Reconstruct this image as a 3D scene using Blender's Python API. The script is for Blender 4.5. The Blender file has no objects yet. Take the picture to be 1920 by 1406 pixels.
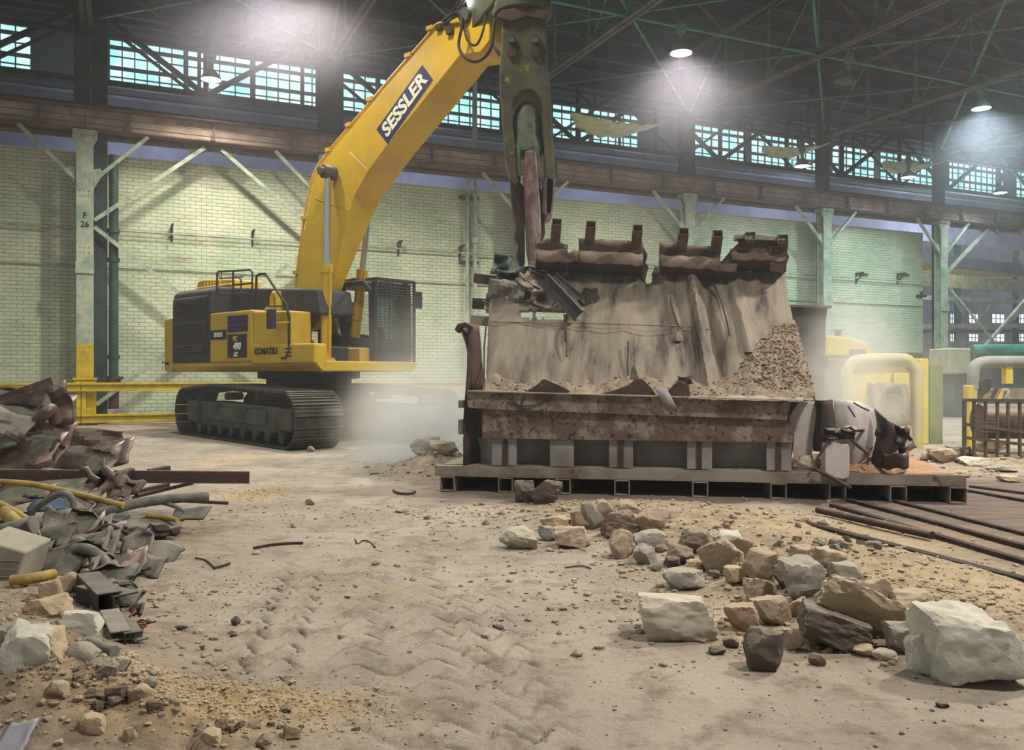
import bpy, bmesh, math, random
import numpy as np
from mathutils import Vector, Matrix, noise as mnoise
PI = math.pi
S = bpy.context.scene
COL = S.collection
F = 1607.0; EYE = 1.5; CY = 703.0            # focal length in pixels of the 1920 frame, eye height, horizon row

# ------------------------------------------------------------------ camera, world, exposure
cd = bpy.data.cameras.new('camera'); cam = bpy.data.objects.new('camera', cd); COL.objects.link(cam)
cam.location = (0, 0, EYE); cam.rotation_euler = (PI/2, 0, 0)
cd.sensor_width = 36; cd.lens = F/1920*36; cd.clip_end = 300; cd.clip_start = .05
S.camera = cam
S.view_settings.view_transform = 'Standard'; S.view_settings.look = 'None'
S.view_settings.gamma = 1; S.view_settings.use_curve_mapping = False
S.view_settings.exposure = 0.0
w = bpy.data.worlds.new('world'); S.world = w; w.use_nodes = True
w.node_tree.nodes['Background'].inputs[0].default_value = (.86, .88, .86, 1)
w.node_tree.nodes['Background'].inputs[1].default_value = .42
try:
    S.cycles.use_denoising = True; S.cycles.use_adaptive_sampling = True; S.cycles.adaptive_threshold = .05
    S.cycles.max_bounces = 5; S.cycles.diffuse_bounces = 2; S.cycles.glossy_bounces = 2
    S.cycles.transmission_bounces = 3; S.cycles.volume_bounces = 2; S.cycles.transparent_max_bounces = 8
    S.cycles.volume_step_rate = 3.0; S.cycles.volume_max_steps = 64
    S.cycles.caustics_reflective = False; S.cycles.caustics_refractive = False
    S.cycles.sample_clamp_indirect = 4; S.cycles.sample_clamp_direct = 12
except Exception: pass

def lamp_light(name, loc, power, color, size=.5, spot=None, blend=.6, target=None, spread=None):
    if spot:
        d = bpy.data.lights.new(name, 'SPOT'); d.spot_size = math.radians(spot); d.spot_blend = blend; d.shadow_soft_size = size
    else:
        d = bpy.data.lights.new(name, 'POINT'); d.shadow_soft_size = size
    d.energy = power; d.color = color
    o = bpy.data.objects.new(name, d); COL.objects.link(o); o.location = loc
    if target is not None:
        o.rotation_euler = (Vector(target)-Vector(loc)).to_track_quat('-Z', 'Y').to_euler()
    return o
# the aisle's own high bay lamps that hang outside the frame: the rows run on over the camera
WARM = (1, .93, .78); COOL = (.78, .95, .92)
lamp_light('aisle_lamp_light', (10.5, 12.0, 11), 7600, (1, .95, .86), .45, 150)
lamp_light('aisle_lamp_light', (6.5, 3.5, 11), 4600, (1, .94, .86), .5, 150)
lamp_light('aisle_lamp_light', (-7.0, 5.0, 11), 1100, (1, .95, .88), .6, 150)
lamp_light('aisle_lamp_light', (-2.5, 13.5, 11), 1500, WARM, .5, 150)

# ------------------------------------------------------------------ frames of reference
W0 = Vector((-12.9, 25.9, 0)); AU = Vector((.911, .412, 0)).normalized(); AV = Vector((-AU.y, AU.x, 0))   # along / beyond the column line
BAY = 7.34
WANG = math.atan2(AU.y, AU.x)
def at(px, py, D): return Vector(((px-960)/F*D, D, EYE+(CY-py)/F*D))
def wp(u, v, z): return W0 + AU*u + AV*v + Vector((0, 0, z))
def onwall(px, py, v):
    t = Vector(((px-960)/F, 1, 0)); D = (v + W0.dot(AV))/t.dot(AV)
    p = t*D; return (p-W0).dot(AU), EYE+(CY-py)/F*D, D

# ------------------------------------------------------------------ object helpers
def tag(o, label=None, cat=None, group=None, kind=None):
    if label: o['label'] = label
    if cat: o['category'] = cat
    if group: o['group'] = group
    if kind: o['kind'] = kind
    return o
def empty(name, loc=(0, 0, 0), rz=0, label=None, cat=None, group=None, parent=None):
    o = bpy.data.objects.new(name, None); COL.objects.link(o); o.location = loc; o.rotation_euler = (0, 0, rz)
    o.empty_display_size = .2
    if parent: o.parent = parent
    return tag(o, label, cat, group)
def copy_tree(o, parent=None):
    c = o.copy(); COL.objects.link(c); c.parent = parent
    for ch in list(o.children): copy_tree(ch, c)
    return c
def children_of(o): return list(o.children)

class MB:
    def __init__(s): s.v = []; s.f = []
    def add(s, vs, fs):
        n = len(s.v); s.v += [tuple(v) for v in vs]; s.f += [tuple(i+n for i in f) for f in fs]; return s
    def box(s, x0, x1, y0, y1, z0, z1, M=None):
        vs = [Vector((x, y, z)) for x in (x0, x1) for y in (y0, y1) for z in (z0, z1)]
        if M: vs = [M @ v for v in vs]
        return s.add(vs, [(0, 1, 3, 2), (4, 6, 7, 5), (0, 4, 5, 1), (2, 3, 7, 6), (0, 2, 6, 4), (1, 5, 7, 3)])
    def prism(s, pts, a, b, fn):
        """pts 2D outline, fn(p, q, t) -> 3D for t in (a, b)"""
        n = len(pts)
        vs = [fn(p[0], p[1], a) for p in pts]+[fn(p[0], p[1], b) for p in pts]
        fs = [tuple(range(n)), tuple(range(2*n-1, n-1, -1))]+[(i, n+i, n+(i+1) % n, (i+1) % n) for i in range(n)]
        return s.add(vs, fs)
    def tube(s, path, r, seg=8, caps=True):
        path = [Vector(p) for p in path]; rings = []
        up = Vector((0, 0, 1)); prev = None
        for i, p in enumerate(path):
            d = (path[min(i+1, len(path)-1)]-path[max(i-1, 0)]).normalized()
            if prev is None:
                a = d.cross(up if abs(d.z) < .95 else Vector((1, 0, 0))).normalized()
            else:
                a = (prev-d*prev.dot(d)).normalized()
            prev = a; b = d.cross(a)
            rr = r[i] if isinstance(r, (list, tuple)) else r
            rings.append([p+a*rr*math.cos(2*PI*k/seg)+b*rr*math.sin(2*PI*k/seg) for k in range(seg)])
        vs = [v for ring in rings for v in ring]; fs = []
        for i in range(len(rings)-1):
            for k in range(seg):
                fs.append((i*seg+k, i*seg+(k+1) % seg, (i+1)*seg+(k+1) % seg, (i+1)*seg+k))
        if caps: fs += [tuple(range(seg-1, -1, -1)), tuple((len(rings)-1)*seg+k for k in range(seg))]
        return s.add(vs, fs)
    def lathe(s, prof, seg=20, M=None):
        vs = []; fs = []
        for r, z in prof:
            for k in range(seg):
                v = Vector((r*math.cos(2*PI*k/seg), r*math.sin(2*PI*k/seg), z)); vs.append(M @ v if M else v)
        for i in range(len(prof)-1):
            for k in range(seg): fs.append((i*seg+k, i*seg+(k+1) % seg, (i+1)*seg+(k+1) % seg, (i+1)*seg+k))
        return s.add(vs, fs)
    def beam(s, p0, p1, w, h, sec='box', side=None, t=None):
        """member from p0 to p1; w across (side), h in the other direction"""
        p0 = Vector(p0); p1 = Vector(p1); d = (p1-p0).normalized()
        if side is None:
            side = d.cross(Vector((0, 0, 1)))
            if side.length < .05: side = Vector(AU)
        side = (Vector(side)-d*Vector(side).dot(d)).normalized(); up = side.cross(d).normalized()
        t = t or min(w, h)*.14
        def bx(a0, a1, b0, b1):
            vs = []
            for p in (p0, p1):
                vs += [p+side*a0+up*b0, p+side*a1+up*b0, p+side*a1+up*b1, p+side*a0+up*b1]
            s.add(vs, [(3, 2, 1, 0), (4, 5, 6, 7), (0, 1, 5, 4), (1, 2, 6, 5), (2, 3, 7, 6), (3, 0, 4, 7)])
        if sec == 'box': bx(-w/2, w/2, -h/2, h/2)
        elif sec == 'I':
            bx(-w/2, w/2, h/2-t, h/2); bx(-w/2, w/2, -h/2, -h/2+t); bx(-t/2, t/2, -h/2+t, h/2-t)
        elif sec == 'C':
            bx(-w/2, w/2, h/2-t, h/2); bx(-w/2, w/2, -h/2, -h/2+t); bx(w/2-t, w/2, -h/2+t, h/2-t)
        elif sec == 'L':
            bx(-w/2, w/2, -h/2, -h/2+t); bx(-w/2, -w/2+t, -h/2+t, h/2)
        elif sec == 'tube':
            bx(-w/2, w/2, h/2-t, h/2); bx(-w/2, w/2, -h/2, -h/2+t); bx(w/2-t, w/2, -h/2+t, h/2-t); bx(-w/2, -w/2+t, -h/2+t, h/2-t)
        return s
    def build(s, name, m, parent=None, smooth=0, bevel=0, xf=None, seg=1):
        me = bpy.data.meshes.new(name)
        vs = [xf @ Vector(v) for v in s.v] if xf is not None else s.v
        me.from_pydata(vs, [], s.f); me.update()
        bm = bmesh.new(); bm.from_mesh(me); bmesh.ops.recalc_face_normals(bm, faces=bm.faces); bm.to_mesh(me); bm.free()
        me.materials.append(m)
        if smooth:
            me.shade_smooth(); me.set_sharp_from_angle(angle=math.radians(smooth))
        o = bpy.data.objects.new(name, me); COL.objects.link(o)
        if parent: o.parent = parent
        if bevel:
            b = o.modifiers.new('bevel', 'BEVEL'); b.width = bevel; b.segments = seg; b.limit_method = 'ANGLE'; b.angle_limit = math.radians(40)
        return o

# ------------------------------------------------------------------ materials
def srgb(r, g, b):
    return tuple(((c/255+.055)/1.055)**2.4 if c/255 > .04045 else c/255/12.92 for c in (r, g, b))+(1,)
MATS = {}
def mat(name, c1, c2=None, scale=3, lo=.42, hi=.62, rough=.75, metal=0, bump=.15, bscale=25, stretch=(1, 1, 1), dust=0, dustc=(150, 138, 120), c3=None, c3s=12, c3t=.62, spec=.3):
    if name in MATS: return MATS[name]
    m = bpy.data.materials.new(name); m.use_nodes = True; nt = m.node_tree; N = nt.nodes; L = nt.links
    bs = N['Principled BSDF']; bs.inputs['Roughness'].default_value = rough; bs.inputs['Metallic'].default_value = metal
    bs.inputs['Specular IOR Level'].default_value = spec
    tc = N.new('ShaderNodeTexCoord'); mp = N.new('ShaderNodeMapping'); mp.inputs['Scale'].default_value = stretch
    L.new(tc.outputs['Object'], mp.inputs[0])
    def rgb(c): return srgb(*c)
    def noise(sc, det=6, r=.6):
        n = N.new('ShaderNodeTexNoise'); n.inputs['Scale'].default_value = sc; n.inputs['Detail'].default_value = det; n.inputs['Roughness'].default_value = r
        L.new(mp.outputs[0], n.inputs['Vector']); return n
    def ramp(src, a, b):
        r = N.new('ShaderNodeMapRange'); r.inputs['From Min'].default_value = a; r.inputs['From Max'].default_value = b
        L.new(src, r.inputs['Value']); return r.outputs[0]
    def mix(fac, a, b):
        x = N.new('ShaderNodeMix'); x.data_type = 'RGBA'
        if hasattr(fac, 'links'): L.new(fac, x.inputs[0])
        else: x.inputs[0].default_value = fac
        for k, v in ((6, a), (7, b)):
            if hasattr(v, 'links'): L.new(v, x.inputs[k])
            else: x.inputs[k].default_value = v
        return x.outputs[2]
    col = rgb(c1)
    if c2: col = mix(ramp(noise(scale).outputs['Fac'], lo, hi), rgb(c1), rgb(c2))
    if c3: col = mix(ramp(noise(c3s, 8, .7).outputs['Fac'], c3t, c3t+.06), col, rgb(c3))
    if dust:
        g = N.new('ShaderNodeNewGeometry'); sp = N.new('ShaderNodeSeparateXYZ'); L.new(g.outputs['Normal'], sp.inputs[0])
        up = ramp(sp.outputs['Z'], .15, .9)
        mu = N.new('ShaderNodeMath'); mu.operation = 'MULTIPLY'; L.new(up, mu.inputs[0]); 
        nn = ramp(noise(6, 5).outputs['Fac'], .25, .6); L.new(nn, mu.inputs[1])
        m2 = N.new('ShaderNodeMath'); m2.operation = 'MULTIPLY'; L.new(mu.outputs[0], m2.inputs[0]); m2.inputs[1].default_value = dust
        col = mix(m2.outputs[0], col, rgb(dustc))
    if hasattr(col, 'links'): L.new(col, bs.inputs['Base Color'])
    else: bs.inputs['Base Color'].default_value = col
    if bump:
        b = N.new('ShaderNodeBump'); b.inputs['Strength'].default_value = bump; b.inputs['Distance'].default_value = .02
        L.new(noise(bscale, 8, .65).outputs['Fac'], b.inputs['Height']); L.new(b.outputs[0], bs.inputs['Normal'])
    MATS[name] = m; return m
def emit(name, c, strength):
    m = bpy.data.materials.new(name); m.use_nodes = True; N = m.node_tree.nodes; N.clear()
    e = N.new('ShaderNodeEmission'); e.inputs[0].default_value = srgb(*c); e.inputs[1].default_value = strength
    o = N.new('ShaderNodeOutputMaterial'); m.node_tree.links.new(e.outputs[0], o.inputs[0]); return m

m_cream = mat('painted_steel_cream', (168, 172, 152), (120, 142, 122), scale=2.5, rough=.7, c3=(92, 66, 50), c3t=.66, bump=.1)
m_teal = mat('painted_steel_teal', (62, 122, 104), (44, 84, 74), scale=2, rough=.7, c3=(84, 62, 46), c3t=.68, bump=.08)
m_tealdark = mat('grimy_steel_teal', (42, 66, 62), (28, 38, 40), scale=1.5, rough=.8, bump=.08)
m_brown = mat('grimy_steel_brown', (92, 80, 62), (64, 58, 50), scale=2, rough=.8, bump=.1)
m_girder = mat('girder_rust_paint', (112, 84, 70), (82, 60, 52), scale=1.2, rough=.75, c3=(60, 42, 36), c3t=.63, bump=.1)
m_gweb = mat('girder_web_paint', (176, 158, 142), (132, 106, 90), scale=.9, lo=.45, hi=.66, rough=.7, c3=(98, 66, 52), c3s=3, c3t=.62, bump=.08)
m_shellpale = mat('pale_shell_plate', (190, 182, 178), (164, 152, 148), scale=2, rough=.6, bump=.05, c3=(112, 84, 72), c3s=7, c3t=.66)
m_stub = mat('tube_stub_steel', (112, 92, 82), (88, 68, 60), scale=6, rough=.75, bump=.2, c3=(62, 44, 38), c3t=.62)
m_darksteel = mat('dark_steel', (52, 52, 54), (38, 36, 38), scale=2, rough=.75, bump=.1)
m_roof = mat('roof_deck', (40, 38, 44), (28, 27, 33), scale=1, rough=.9, bump=0)
m_pipegreen = mat('dark_green_pipe', (46, 74, 66), (34, 52, 48), scale=2, rough=.5, bump=.05, c3=(70, 48, 40), c3t=.68)
m_safety = mat('safety_yellow', (206, 178, 34), (176, 150, 38), scale=2.5, rough=.6, c3=(110, 98, 70), c3t=.66, bump=.08, dust=.5)
m_exyel = mat('machine_yellow', (200, 162, 22), (186, 148, 28), scale=1.2, rough=.42, bump=.02, bscale=6, c3=(150, 128, 78), c3s=5, c3t=.62, dust=.6, dustc=(176, 158, 112), spec=.5)
m_exblack = mat('machine_black', (46, 44, 50), (60, 57, 60), scale=2, rough=.55, bump=.03, dust=.6, dustc=(120, 112, 104))
m_rubber = mat('black_rubber', (26, 27, 28), (44, 43, 42), scale=6, rough=.6, bump=.05)
m_chrome = mat('chrome_rod', (210, 212, 220), rough=.12, metal=1, bump=0)
m_track = mat('track_steel', (64, 62, 62), (98, 90, 82), scale=4, rough=.5, metal=.35, bump=.2, dust=.35, dustc=(140, 128, 112))
m_frame = mat('undercarriage_grey', (84, 86, 80), (64, 64, 60), scale=3, rough=.75, bump=.15, dust=.8, dustc=(128, 120, 106))
m_navy = mat('navy_decal', (30, 34, 74), rough=.5, bump=0)
m_white = mat('white_decal', (226, 222, 196), rough=.5, bump=0)
m_whitep = mat('plain_white_decal', (235, 235, 235), rough=.5, bump=0)
m_yeldecal = mat('yellow_decal', (222, 176, 40), rough=.5, bump=0)
m_blackdecal = mat('black_decal', (24, 24, 30), rough=.5, bump=0)
m_glass = mat('cab_glass', (96, 138, 132), (150, 188, 178), scale=1.2, rough=.15, bump=0, spec=.8)  # pale teal reflection is put into the opaque glass colour
m_shear = mat('shear_worn_paint', (84, 82, 56), (58, 60, 50), scale=2.2, rough=.65, metal=.2, bump=.3, bscale=14, c3=(150, 134, 34), c3s=4.5, c3t=.60)
m_shear2 = mat('shear_worn_green', (84, 100, 80), (70, 70, 58), scale=3, rough=.6, metal=.2, bump=.2, c3=(80, 54, 44), c3s=6, c3t=.56)
m_blade = mat('worn_blade_steel', (92, 68, 62), (140, 122, 118), scale=5, rough=.5, metal=.5, bump=.5, bscale=12, stretch=(1, 1, .5))
m_rust = mat('brown_rusty_steel', (76, 57, 50), (56, 45, 42), scale=3, rough=.8, bump=.3, c3=(110, 88, 76), c3t=.6, dust=.6, dustc=(142, 124, 106))
m_hullgrey = mat('hull_dusty_grey', (142, 132, 122), (112, 98, 84), scale=2, rough=.8, bump=.2, c3=(84, 56, 44), c3s=5, c3t=.60, dust=.9)
m_band = mat('hull_rust_band', (130, 120, 106), (94, 76, 66), scale=4, lo=.42, hi=.56, rough=.8, bump=.25, c3=(74, 46, 38), c3s=14, c3t=.54)
m_hullpanel = mat('hull_pale_panel', (138, 134, 132), (112, 106, 102), scale=1.5, rough=.7, bump=.05, c3=(74, 62, 56), c3s=9, c3t=.7)
m_burn = mat('torch_burnt_steel', (46, 38, 36), (70, 54, 46), scale=4, rough=.8, bump=.4)
m_sheet = mat('dusty_lining_sheet', (124, 114, 99), (92, 82, 74), scale=2.4, lo=.42, hi=.60, stretch=(1.8, .3, .3), rough=.9, bump=.5, bscale=14, c3=(66, 58, 56), c3s=2.4, c3t=.57)
m_dirt = mat('furnace_dirt', (136, 119, 101), (110, 95, 81), scale=6, rough=.95, bump=.8, bscale=30)
m_orange = mat('orange_refractory_sand', (178, 138, 104), (150, 116, 90), scale=5, rough=.95, bump=.7, bscale=30)
m_tarp = mat('old_tarpaulin', (190, 188, 150), (150, 160, 128), scale=3, rough=.9, bump=.2)
m_lampgreen = mat('lamp_housing_green', (86, 128, 108), (64, 98, 86), scale=6, rough=.5, bump=0)
m_mauve = mat('scrap_mauve_brown', (104, 82, 78), (70, 56, 54), scale=3, rough=.42, metal=.4, bump=.25, c3=(132, 118, 108), c3t=.6, dust=.5)
m_scrapgrey = mat('scrap_grey', (128, 124, 118), (92, 88, 84), scale=4, rough=.6, metal=.3, bump=.25, c3=(84, 60, 48), c3t=.64, dust=.85)
m_scrapdark = mat('scrap_dark', (60, 58, 58), (42, 40, 42), scale=4, rough=.6, metal=.2, bump=.3, dust=.55)
m_hose = mat('grey_hose', (126, 124, 116), (98, 94, 88), scale=8, rough=.6, bump=.1)
m_yelpipe = mat('worn_yellow_pipe', (176, 146, 60), (130, 108, 60), scale=5, rough=.7, bump=.2, c3=(92, 76, 58), c3t=.6, dust=.4)
m_blue = mat('faded_blue_metal', (86, 108, 136), (70, 88, 108), scale=4, rough=.6, bump=.1)
m_cable = mat('red_cable', (150, 62, 52), rough=.6, bump=0)
def rockmat(name, a, b, c): return mat(name, a, b, scale=2.6, rough=.92, bump=.8, bscale=11, c3=c, c3s=5, c3t=.6, dust=.35, dustc=(182, 164, 136))
R_TAN = rockmat('tan_rubble', (168, 150, 126), (142, 125, 105), (114, 98, 84))
R_GREY = rockmat('grey_rubble', (150, 144, 132), (126, 120, 112), (168, 156, 134))
R_PALE = rockmat('pale_rubble', (190, 182, 164), (164, 156, 140), (140, 124, 102))
R_BROWN = rockmat('brown_rubble', (128, 110, 94), (102, 88, 78), (150, 130, 106))
R_PINK = rockmat('pinkish_rubble', (160, 136, 114), (142, 122, 104), (180, 158, 128))
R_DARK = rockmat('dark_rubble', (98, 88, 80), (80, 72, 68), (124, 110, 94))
R_WHITE = rockmat('whitish_rubble', (196, 194, 180), (172, 168, 156), (150, 142, 122))
R_BLUE = rockmat('blue_grey_rubble', (134, 138, 136), (116, 118, 116), (160, 150, 132))
R_YEL = rockmat('yellowish_rubble', (178, 158, 128), (158, 140, 112), (146, 124, 96))

def text(body, size, m, parent, loc, rot, shear=0, offset=.0, extrude=.004, name='lettering', spacing=1, sx=1, align='CENTER'):
    c = bpy.data.curves.new('t', 'FONT'); c.body = body; c.size = size; c.shear = shear; c.offset = offset; c.extrude = extrude
    c.align_x = align; c.align_y = 'CENTER'; c.space_character = spacing; c.resolution_u = 3
    t = bpy.data.objects.new('t', c); COL.objects.link(t)
    dg = bpy.context.evaluated_depsgraph_get(); me = bpy.data.meshes.new_from_object(t.evaluated_get(dg))
    bpy.data.objects.remove(t); me.name = name; me.materials.clear(); me.materials.append(m)
    o = bpy.data.objects.new(name, me); COL.objects.link(o); o.location = loc; o.rotation_euler = rot; o.scale = (sx, 1, 1)
    if parent: o.parent = parent
    return o
# ------------------------------------------------------------------ ground
def vnoise(x, y, seed=0):
    xi = np.floor(x).astype(np.int64); yi = np.floor(y).astype(np.int64); xf = x-xi; yf = y-yi
    def h(a, b):
        n = (a*374761393+b*668265263+seed*974711) & 0xffffffff
        n = ((n ^ (n >> 13))*1274126177) & 0xffffffff
        return ((n ^ (n >> 16)) & 0xffff)/65535.0
    u = xf*xf*(3-2*xf); v = yf*yf*(3-2*yf)
    return (h(xi, yi)*(1-u)+h(xi+1, yi)*u)*(1-v)+(h(xi, yi+1)*(1-u)+h(xi+1, yi+1)*u)*v
def fbm(x, y, oct=4, seed=0):
    r = 0; a = .5; f = 1
    for i in range(oct):
        r = r+a*vnoise(x*f, y*f, seed+i); a *= .5; f *= 2.03
    return r
def bump2(x, y, cx, cy, rx, ry, ang=0):
    c, s = math.cos(ang), math.sin(ang); dx = x-cx; dy = y-cy
    a = (dx*c+dy*s)/rx; b = (-dx*s+dy*c)/ry
    return np.exp(-(a*a+b*b))
def gpt(px, py):
    D = EYE*F/(py-CY); return (px-960)/F*D, D
MOUNDS = []   # cx, cy, rx, ry, ang, h, roughness
def mound(px, py, rx, ry, h, ang=0, r=.5):
    x, y = gpt(px, py); MOUNDS.append((x, y, rx, ry, ang, h, r))
mound(1180, 960, 1.0, .6, .10); mound(1300, 980, 1.2, .6, .11); mound(1500, 1050, 1.3, .5, .12, -.55)
mound(1600, 1120, 1.0, .45, .13, -.7); mound(1740, 1180, .8, .4, .11, -.7); mound(1420, 1020, 1.2, .5, .07, -.45)
mound(60, 1010, 1.3, 1.5, .06); mound(-20, 1140, .7, .7, .12); mound(20, 1230, .7, .55, .2); mound(-40, 1330, .8, .5, .24)
mound(160, 1350, .5, .3, .06); mound(440, 1330, .45, .18, .03); mound(-100, 900, 1.6, 2.0, .15); mound(300, 1385, .5, .2, .06)
mound(1850, 870, 1.8, .8, .15); mound(830, 880, .6, .8, .3); mound(1920, 860, 1.6, .8, .12)
def ground_h(x, y, fine=True):
    x = np.asarray(x, float); y = np.asarray(y, float)
    h = .018*(fbm(x*.7, y*.7, 4, 1)-.5)
    m = 0*x
    for cx, cy, rx, ry, ang, hh, r in MOUNDS:
        g = bump2(x, y, cx, cy, rx, ry, ang); h = h+hh*g*(1+r*(fbm(x*3, y*3, 4, 5)-.5)*1.6); m = np.maximum(m, g)
    if fine:
        h = h+(.006+.10*np.clip(m-.12, 0, 1))*(fbm(x*9, y*9, 4, 9)-.45)+.05*np.clip(m-.1, 0, 1)*(np.abs(fbm(x*4, y*4, 4, 31)-.47)*-2+.2)
        # wheel tracks: chevron lugs pressed in the dust
        for x0, y0, x1, y1, wd in ((-.25, 2.0, -1.25, 8.6, .36), (-.95, 2.0, -1.75, 7.2, .22), (.35, 2.0, -.35, 6.2, .2)):
            L = math.hypot(x1-x0, y1-y0); tx, ty = (x1-x0)/L, (y1-y0)/L
            a = (x-x0)*tx+(y-y0)*ty; b = (x-x0)*ty-(y-y0)*tx
            b = b+.03*(fbm(x*1.5, y*1.5, 2, 3)-.5)
            k = np.clip(1-(np.abs(b)/wd)**6, 0, 1)*np.clip(a*2, 0, 1)*np.clip((L-a)/1.5, 0, 1)
            ph = (a+.10*np.cos(b/wd*5.5)+.07*(fbm(x*2.5, y*2.5, 3, 7)-.5))/.27
            saw = (ph % 1.0)
            pr = np.where(saw < .8, .35+.65*saw/.8, 1-2.5*np.sin(np.clip((saw-.8)/.2, 0, 1)*PI/1.2))
            w2 = np.clip(fbm(x*1.3, y*1.3, 3, 21)*2.2-.45, .25, 1)
            h = h+k*w2*(.062*(pr-.5)-.004)
    return h
def gh(x, y): return float(ground_h(np.array([x]), np.array([y]), False)[0])
def ground_at(px, py):
    x, y = gpt(px, py)
    for _ in range(6):
        D = (EYE-gh(x, y))*F/(py-CY); x, y = (px-960)/F*D, D
    return Vector((x, y, gh(x, y)))
def axis(a, b, lo, hi, fine, coarse):
    out = [lo]; v = lo
    while v < hi:
        d = max(0, a-v, v-b); v += fine+min(coarse-fine, d*.07); out.append(v)
    return np.array(out)
gx = np.concatenate([axis(-3.8, -2.2, -40, -2.2, .032, 1.2)[:-1], np.arange(-2.2, .9, .02), axis(.9, 3.9, .9, 48, .032, 1.2)]); gy = axis(2.2, 8.5, -14, 95, .022, 1.5)
X, Y = np.meshgrid(gx, gy); Z = ground_h(X, Y)
far = np.clip((Y-14)/6, 0, 1); Z = Z*(1-far)+0*far
nx, ny = len(gx), len(gy)
me = bpy.data.meshes.new('floor')
co = np.stack([X.ravel(), Y.ravel(), Z.ravel()], 1)
i = np.arange(nx*ny).reshape(ny, nx)
q = np.stack([i[:-1, :-1].ravel(), i[:-1, 1:].ravel(), i[1:, 1:].ravel(), i[1:, :-1].ravel()], 1)
me.vertices.add(len(co)); me.vertices.foreach_set('co', co.ravel())
me.loops.add(q.size); me.loops.foreach_set('vertex_index', q.ravel().astype(np.int32))
me.polygons.add(len(q)); me.polygons.foreach_set('loop_start', np.arange(0, q.size, 4, dtype=np.int32))
me.update(calc_edges=True); me.shade_smooth()
# what the floor is made of: R = yellow sand, G = dark bed by the rails and darker floor around the pallet, B = loose rubble dirt
sand = np.zeros_like(X); bed = np.zeros_like(X); loose = np.zeros_like(X)
for px, py, rx, ry, a in ((470, 1330, .42, .17, 1), (330, 1370, .5, .16, .8), (480, 925, .35, .5, .9), (590, 775, .5, 1, .0), (1750, 1110, 1.3, .7, .45), (1600, 1010, 1.2, .7, .45), (430, 862, .5, .8, .5), (1500, 1180, .8, .4, .35), (700, 1110, .5, .2, .25)):
    x, y = gpt(px, py); sand = np.maximum(sand, a*np.clip(1.6*bump2(X, Y, x, y, rx, ry), 0, 1))
for cx, cy, rx, ry, ang, hh, r in MOUNDS: loose = np.maximum(loose, np.clip(1.5*bump2(X, Y, cx, cy, rx*1.2, ry*1.3, ang), 0, 1))
# the bed right of the pallet
bx0, by0 = gpt(1500, 965); bx1, by1 = gpt(1920, 1100)
dd = (X-bx0)*(-(by1-by0))+(Y-by0)*(bx1-bx0); dd = dd/math.hypot(bx1-bx0, by1-by0)
bed = np.clip(dd*1.4+.2, 0, 1)*np.clip((13.5-Y)/1.5, 0, 1)*np.clip((X-2.6)/.8, 0, 1)
hb = np.clip((X+1.5)/.8, 0, 1)*np.clip((6-X)/.8, 0, 1)*np.clip((Y-9.6)/.6, 0, 1)*np.clip((15-Y)/1, 0, 1)  # darker floor under and around the pallet
ca = me.color_attributes.new('soil', 'FLOAT_COLOR', 'POINT')
ca.data.foreach_set('color', np.stack([sand.ravel(), np.maximum(bed, hb*.7).ravel(), loose.ravel(), np.ones(nx*ny)], 1).ravel())
m = bpy.data.materials.new('dusty_floor'); m.use_nodes = True; N = m.node_tree.nodes; L = m.node_tree.links; bs = N['Principled BSDF']
bs.inputs['Roughness'].default_value = .95; bs.inputs['Specular IOR Level'].default_value = .15
tc = N.new('ShaderNodeTexCoord'); at_ = N.new('ShaderNodeAttribute'); at_.attribute_name = 'soil'; sp = N.new('ShaderNodeSeparateColor'); L.new(at_.outputs['Color'], sp.inputs[0])
def nz(sc, det=8, r=.6, stretch=None):
    n = N.new('ShaderNodeTexNoise'); n.inputs['Scale'].default_value = sc; n.inputs['Detail'].default_value = det; n.inputs['Roughness'].default_value = r
    if stretch:
        mp = N.new('ShaderNodeMapping'); mp.inputs['Scale'].default_value = stretch; L.new(tc.outputs['Object'], mp.inputs[0]); L.new(mp.outputs[0], n.inputs['Vector'])
    else: L.new(tc.outputs['Object'], n.inputs['Vector'])
    return n.outputs['Fac']
def rg(s, a, b):
    r = N.new('ShaderNodeMapRange'); r.inputs['From Min'].default_value = a; r.inputs['From Max'].default_value = b; L.new(s, r.inputs['Value']); return r.outputs[0]
def mx(f, a, b):
    x = N.new('ShaderNodeMix'); x.data_type = 'RGBA'; L.new(f, x.inputs[0])
    for k, v in ((6, a), (7, b)):
        if hasattr(v, 'links'): L.new(v, x.inputs[k])
        else: x.inputs[k].default_value = v
    return x.outputs[2]
def mul(a, b):
    x = N.new('ShaderNodeMath'); x.operation = 'MULTIPLY'; L.new(a, x.inputs[0])
    if hasattr(b, 'links'): L.new(b, x.inputs[1])
    else: x.inputs[1].default_value = b
    return x.outputs[0]
c = mx(rg(nz(.9), .38, .62), srgb(181, 168, 152), srgb(158, 146, 131))
c = mx(rg(nz(3.5, 8, .7), .5, .66), c, srgb(137, 121, 104))
c = mx(mul(rg(nz(14, 8, .75, (1, 2.2, 1)), .60, .68), .75), c, srgb(112, 96, 82))
c = mx(mul(rg(nz(2.2, 8, .7, (1, 2, 1)), .58, .64), .5), c, srgb(184, 168, 142))
c = mx(sp.outputs[1], c, mx(rg(nz(2, 8, .6, (.6, 3, 1)), .4, .62), srgb(126, 110, 100), srgb(100, 88, 82)))
c = mx(sp.outputs[2], c, mx(rg(nz(7), .4, .6), srgb(172, 154, 130), srgb(140, 124, 104)))
c = mx(sp.outputs[0], c, mx(rg(nz(12), .4, .6), srgb(196, 170, 128), srgb(168, 144, 108)))
L.new(c, bs.inputs['Base Color'])
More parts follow.
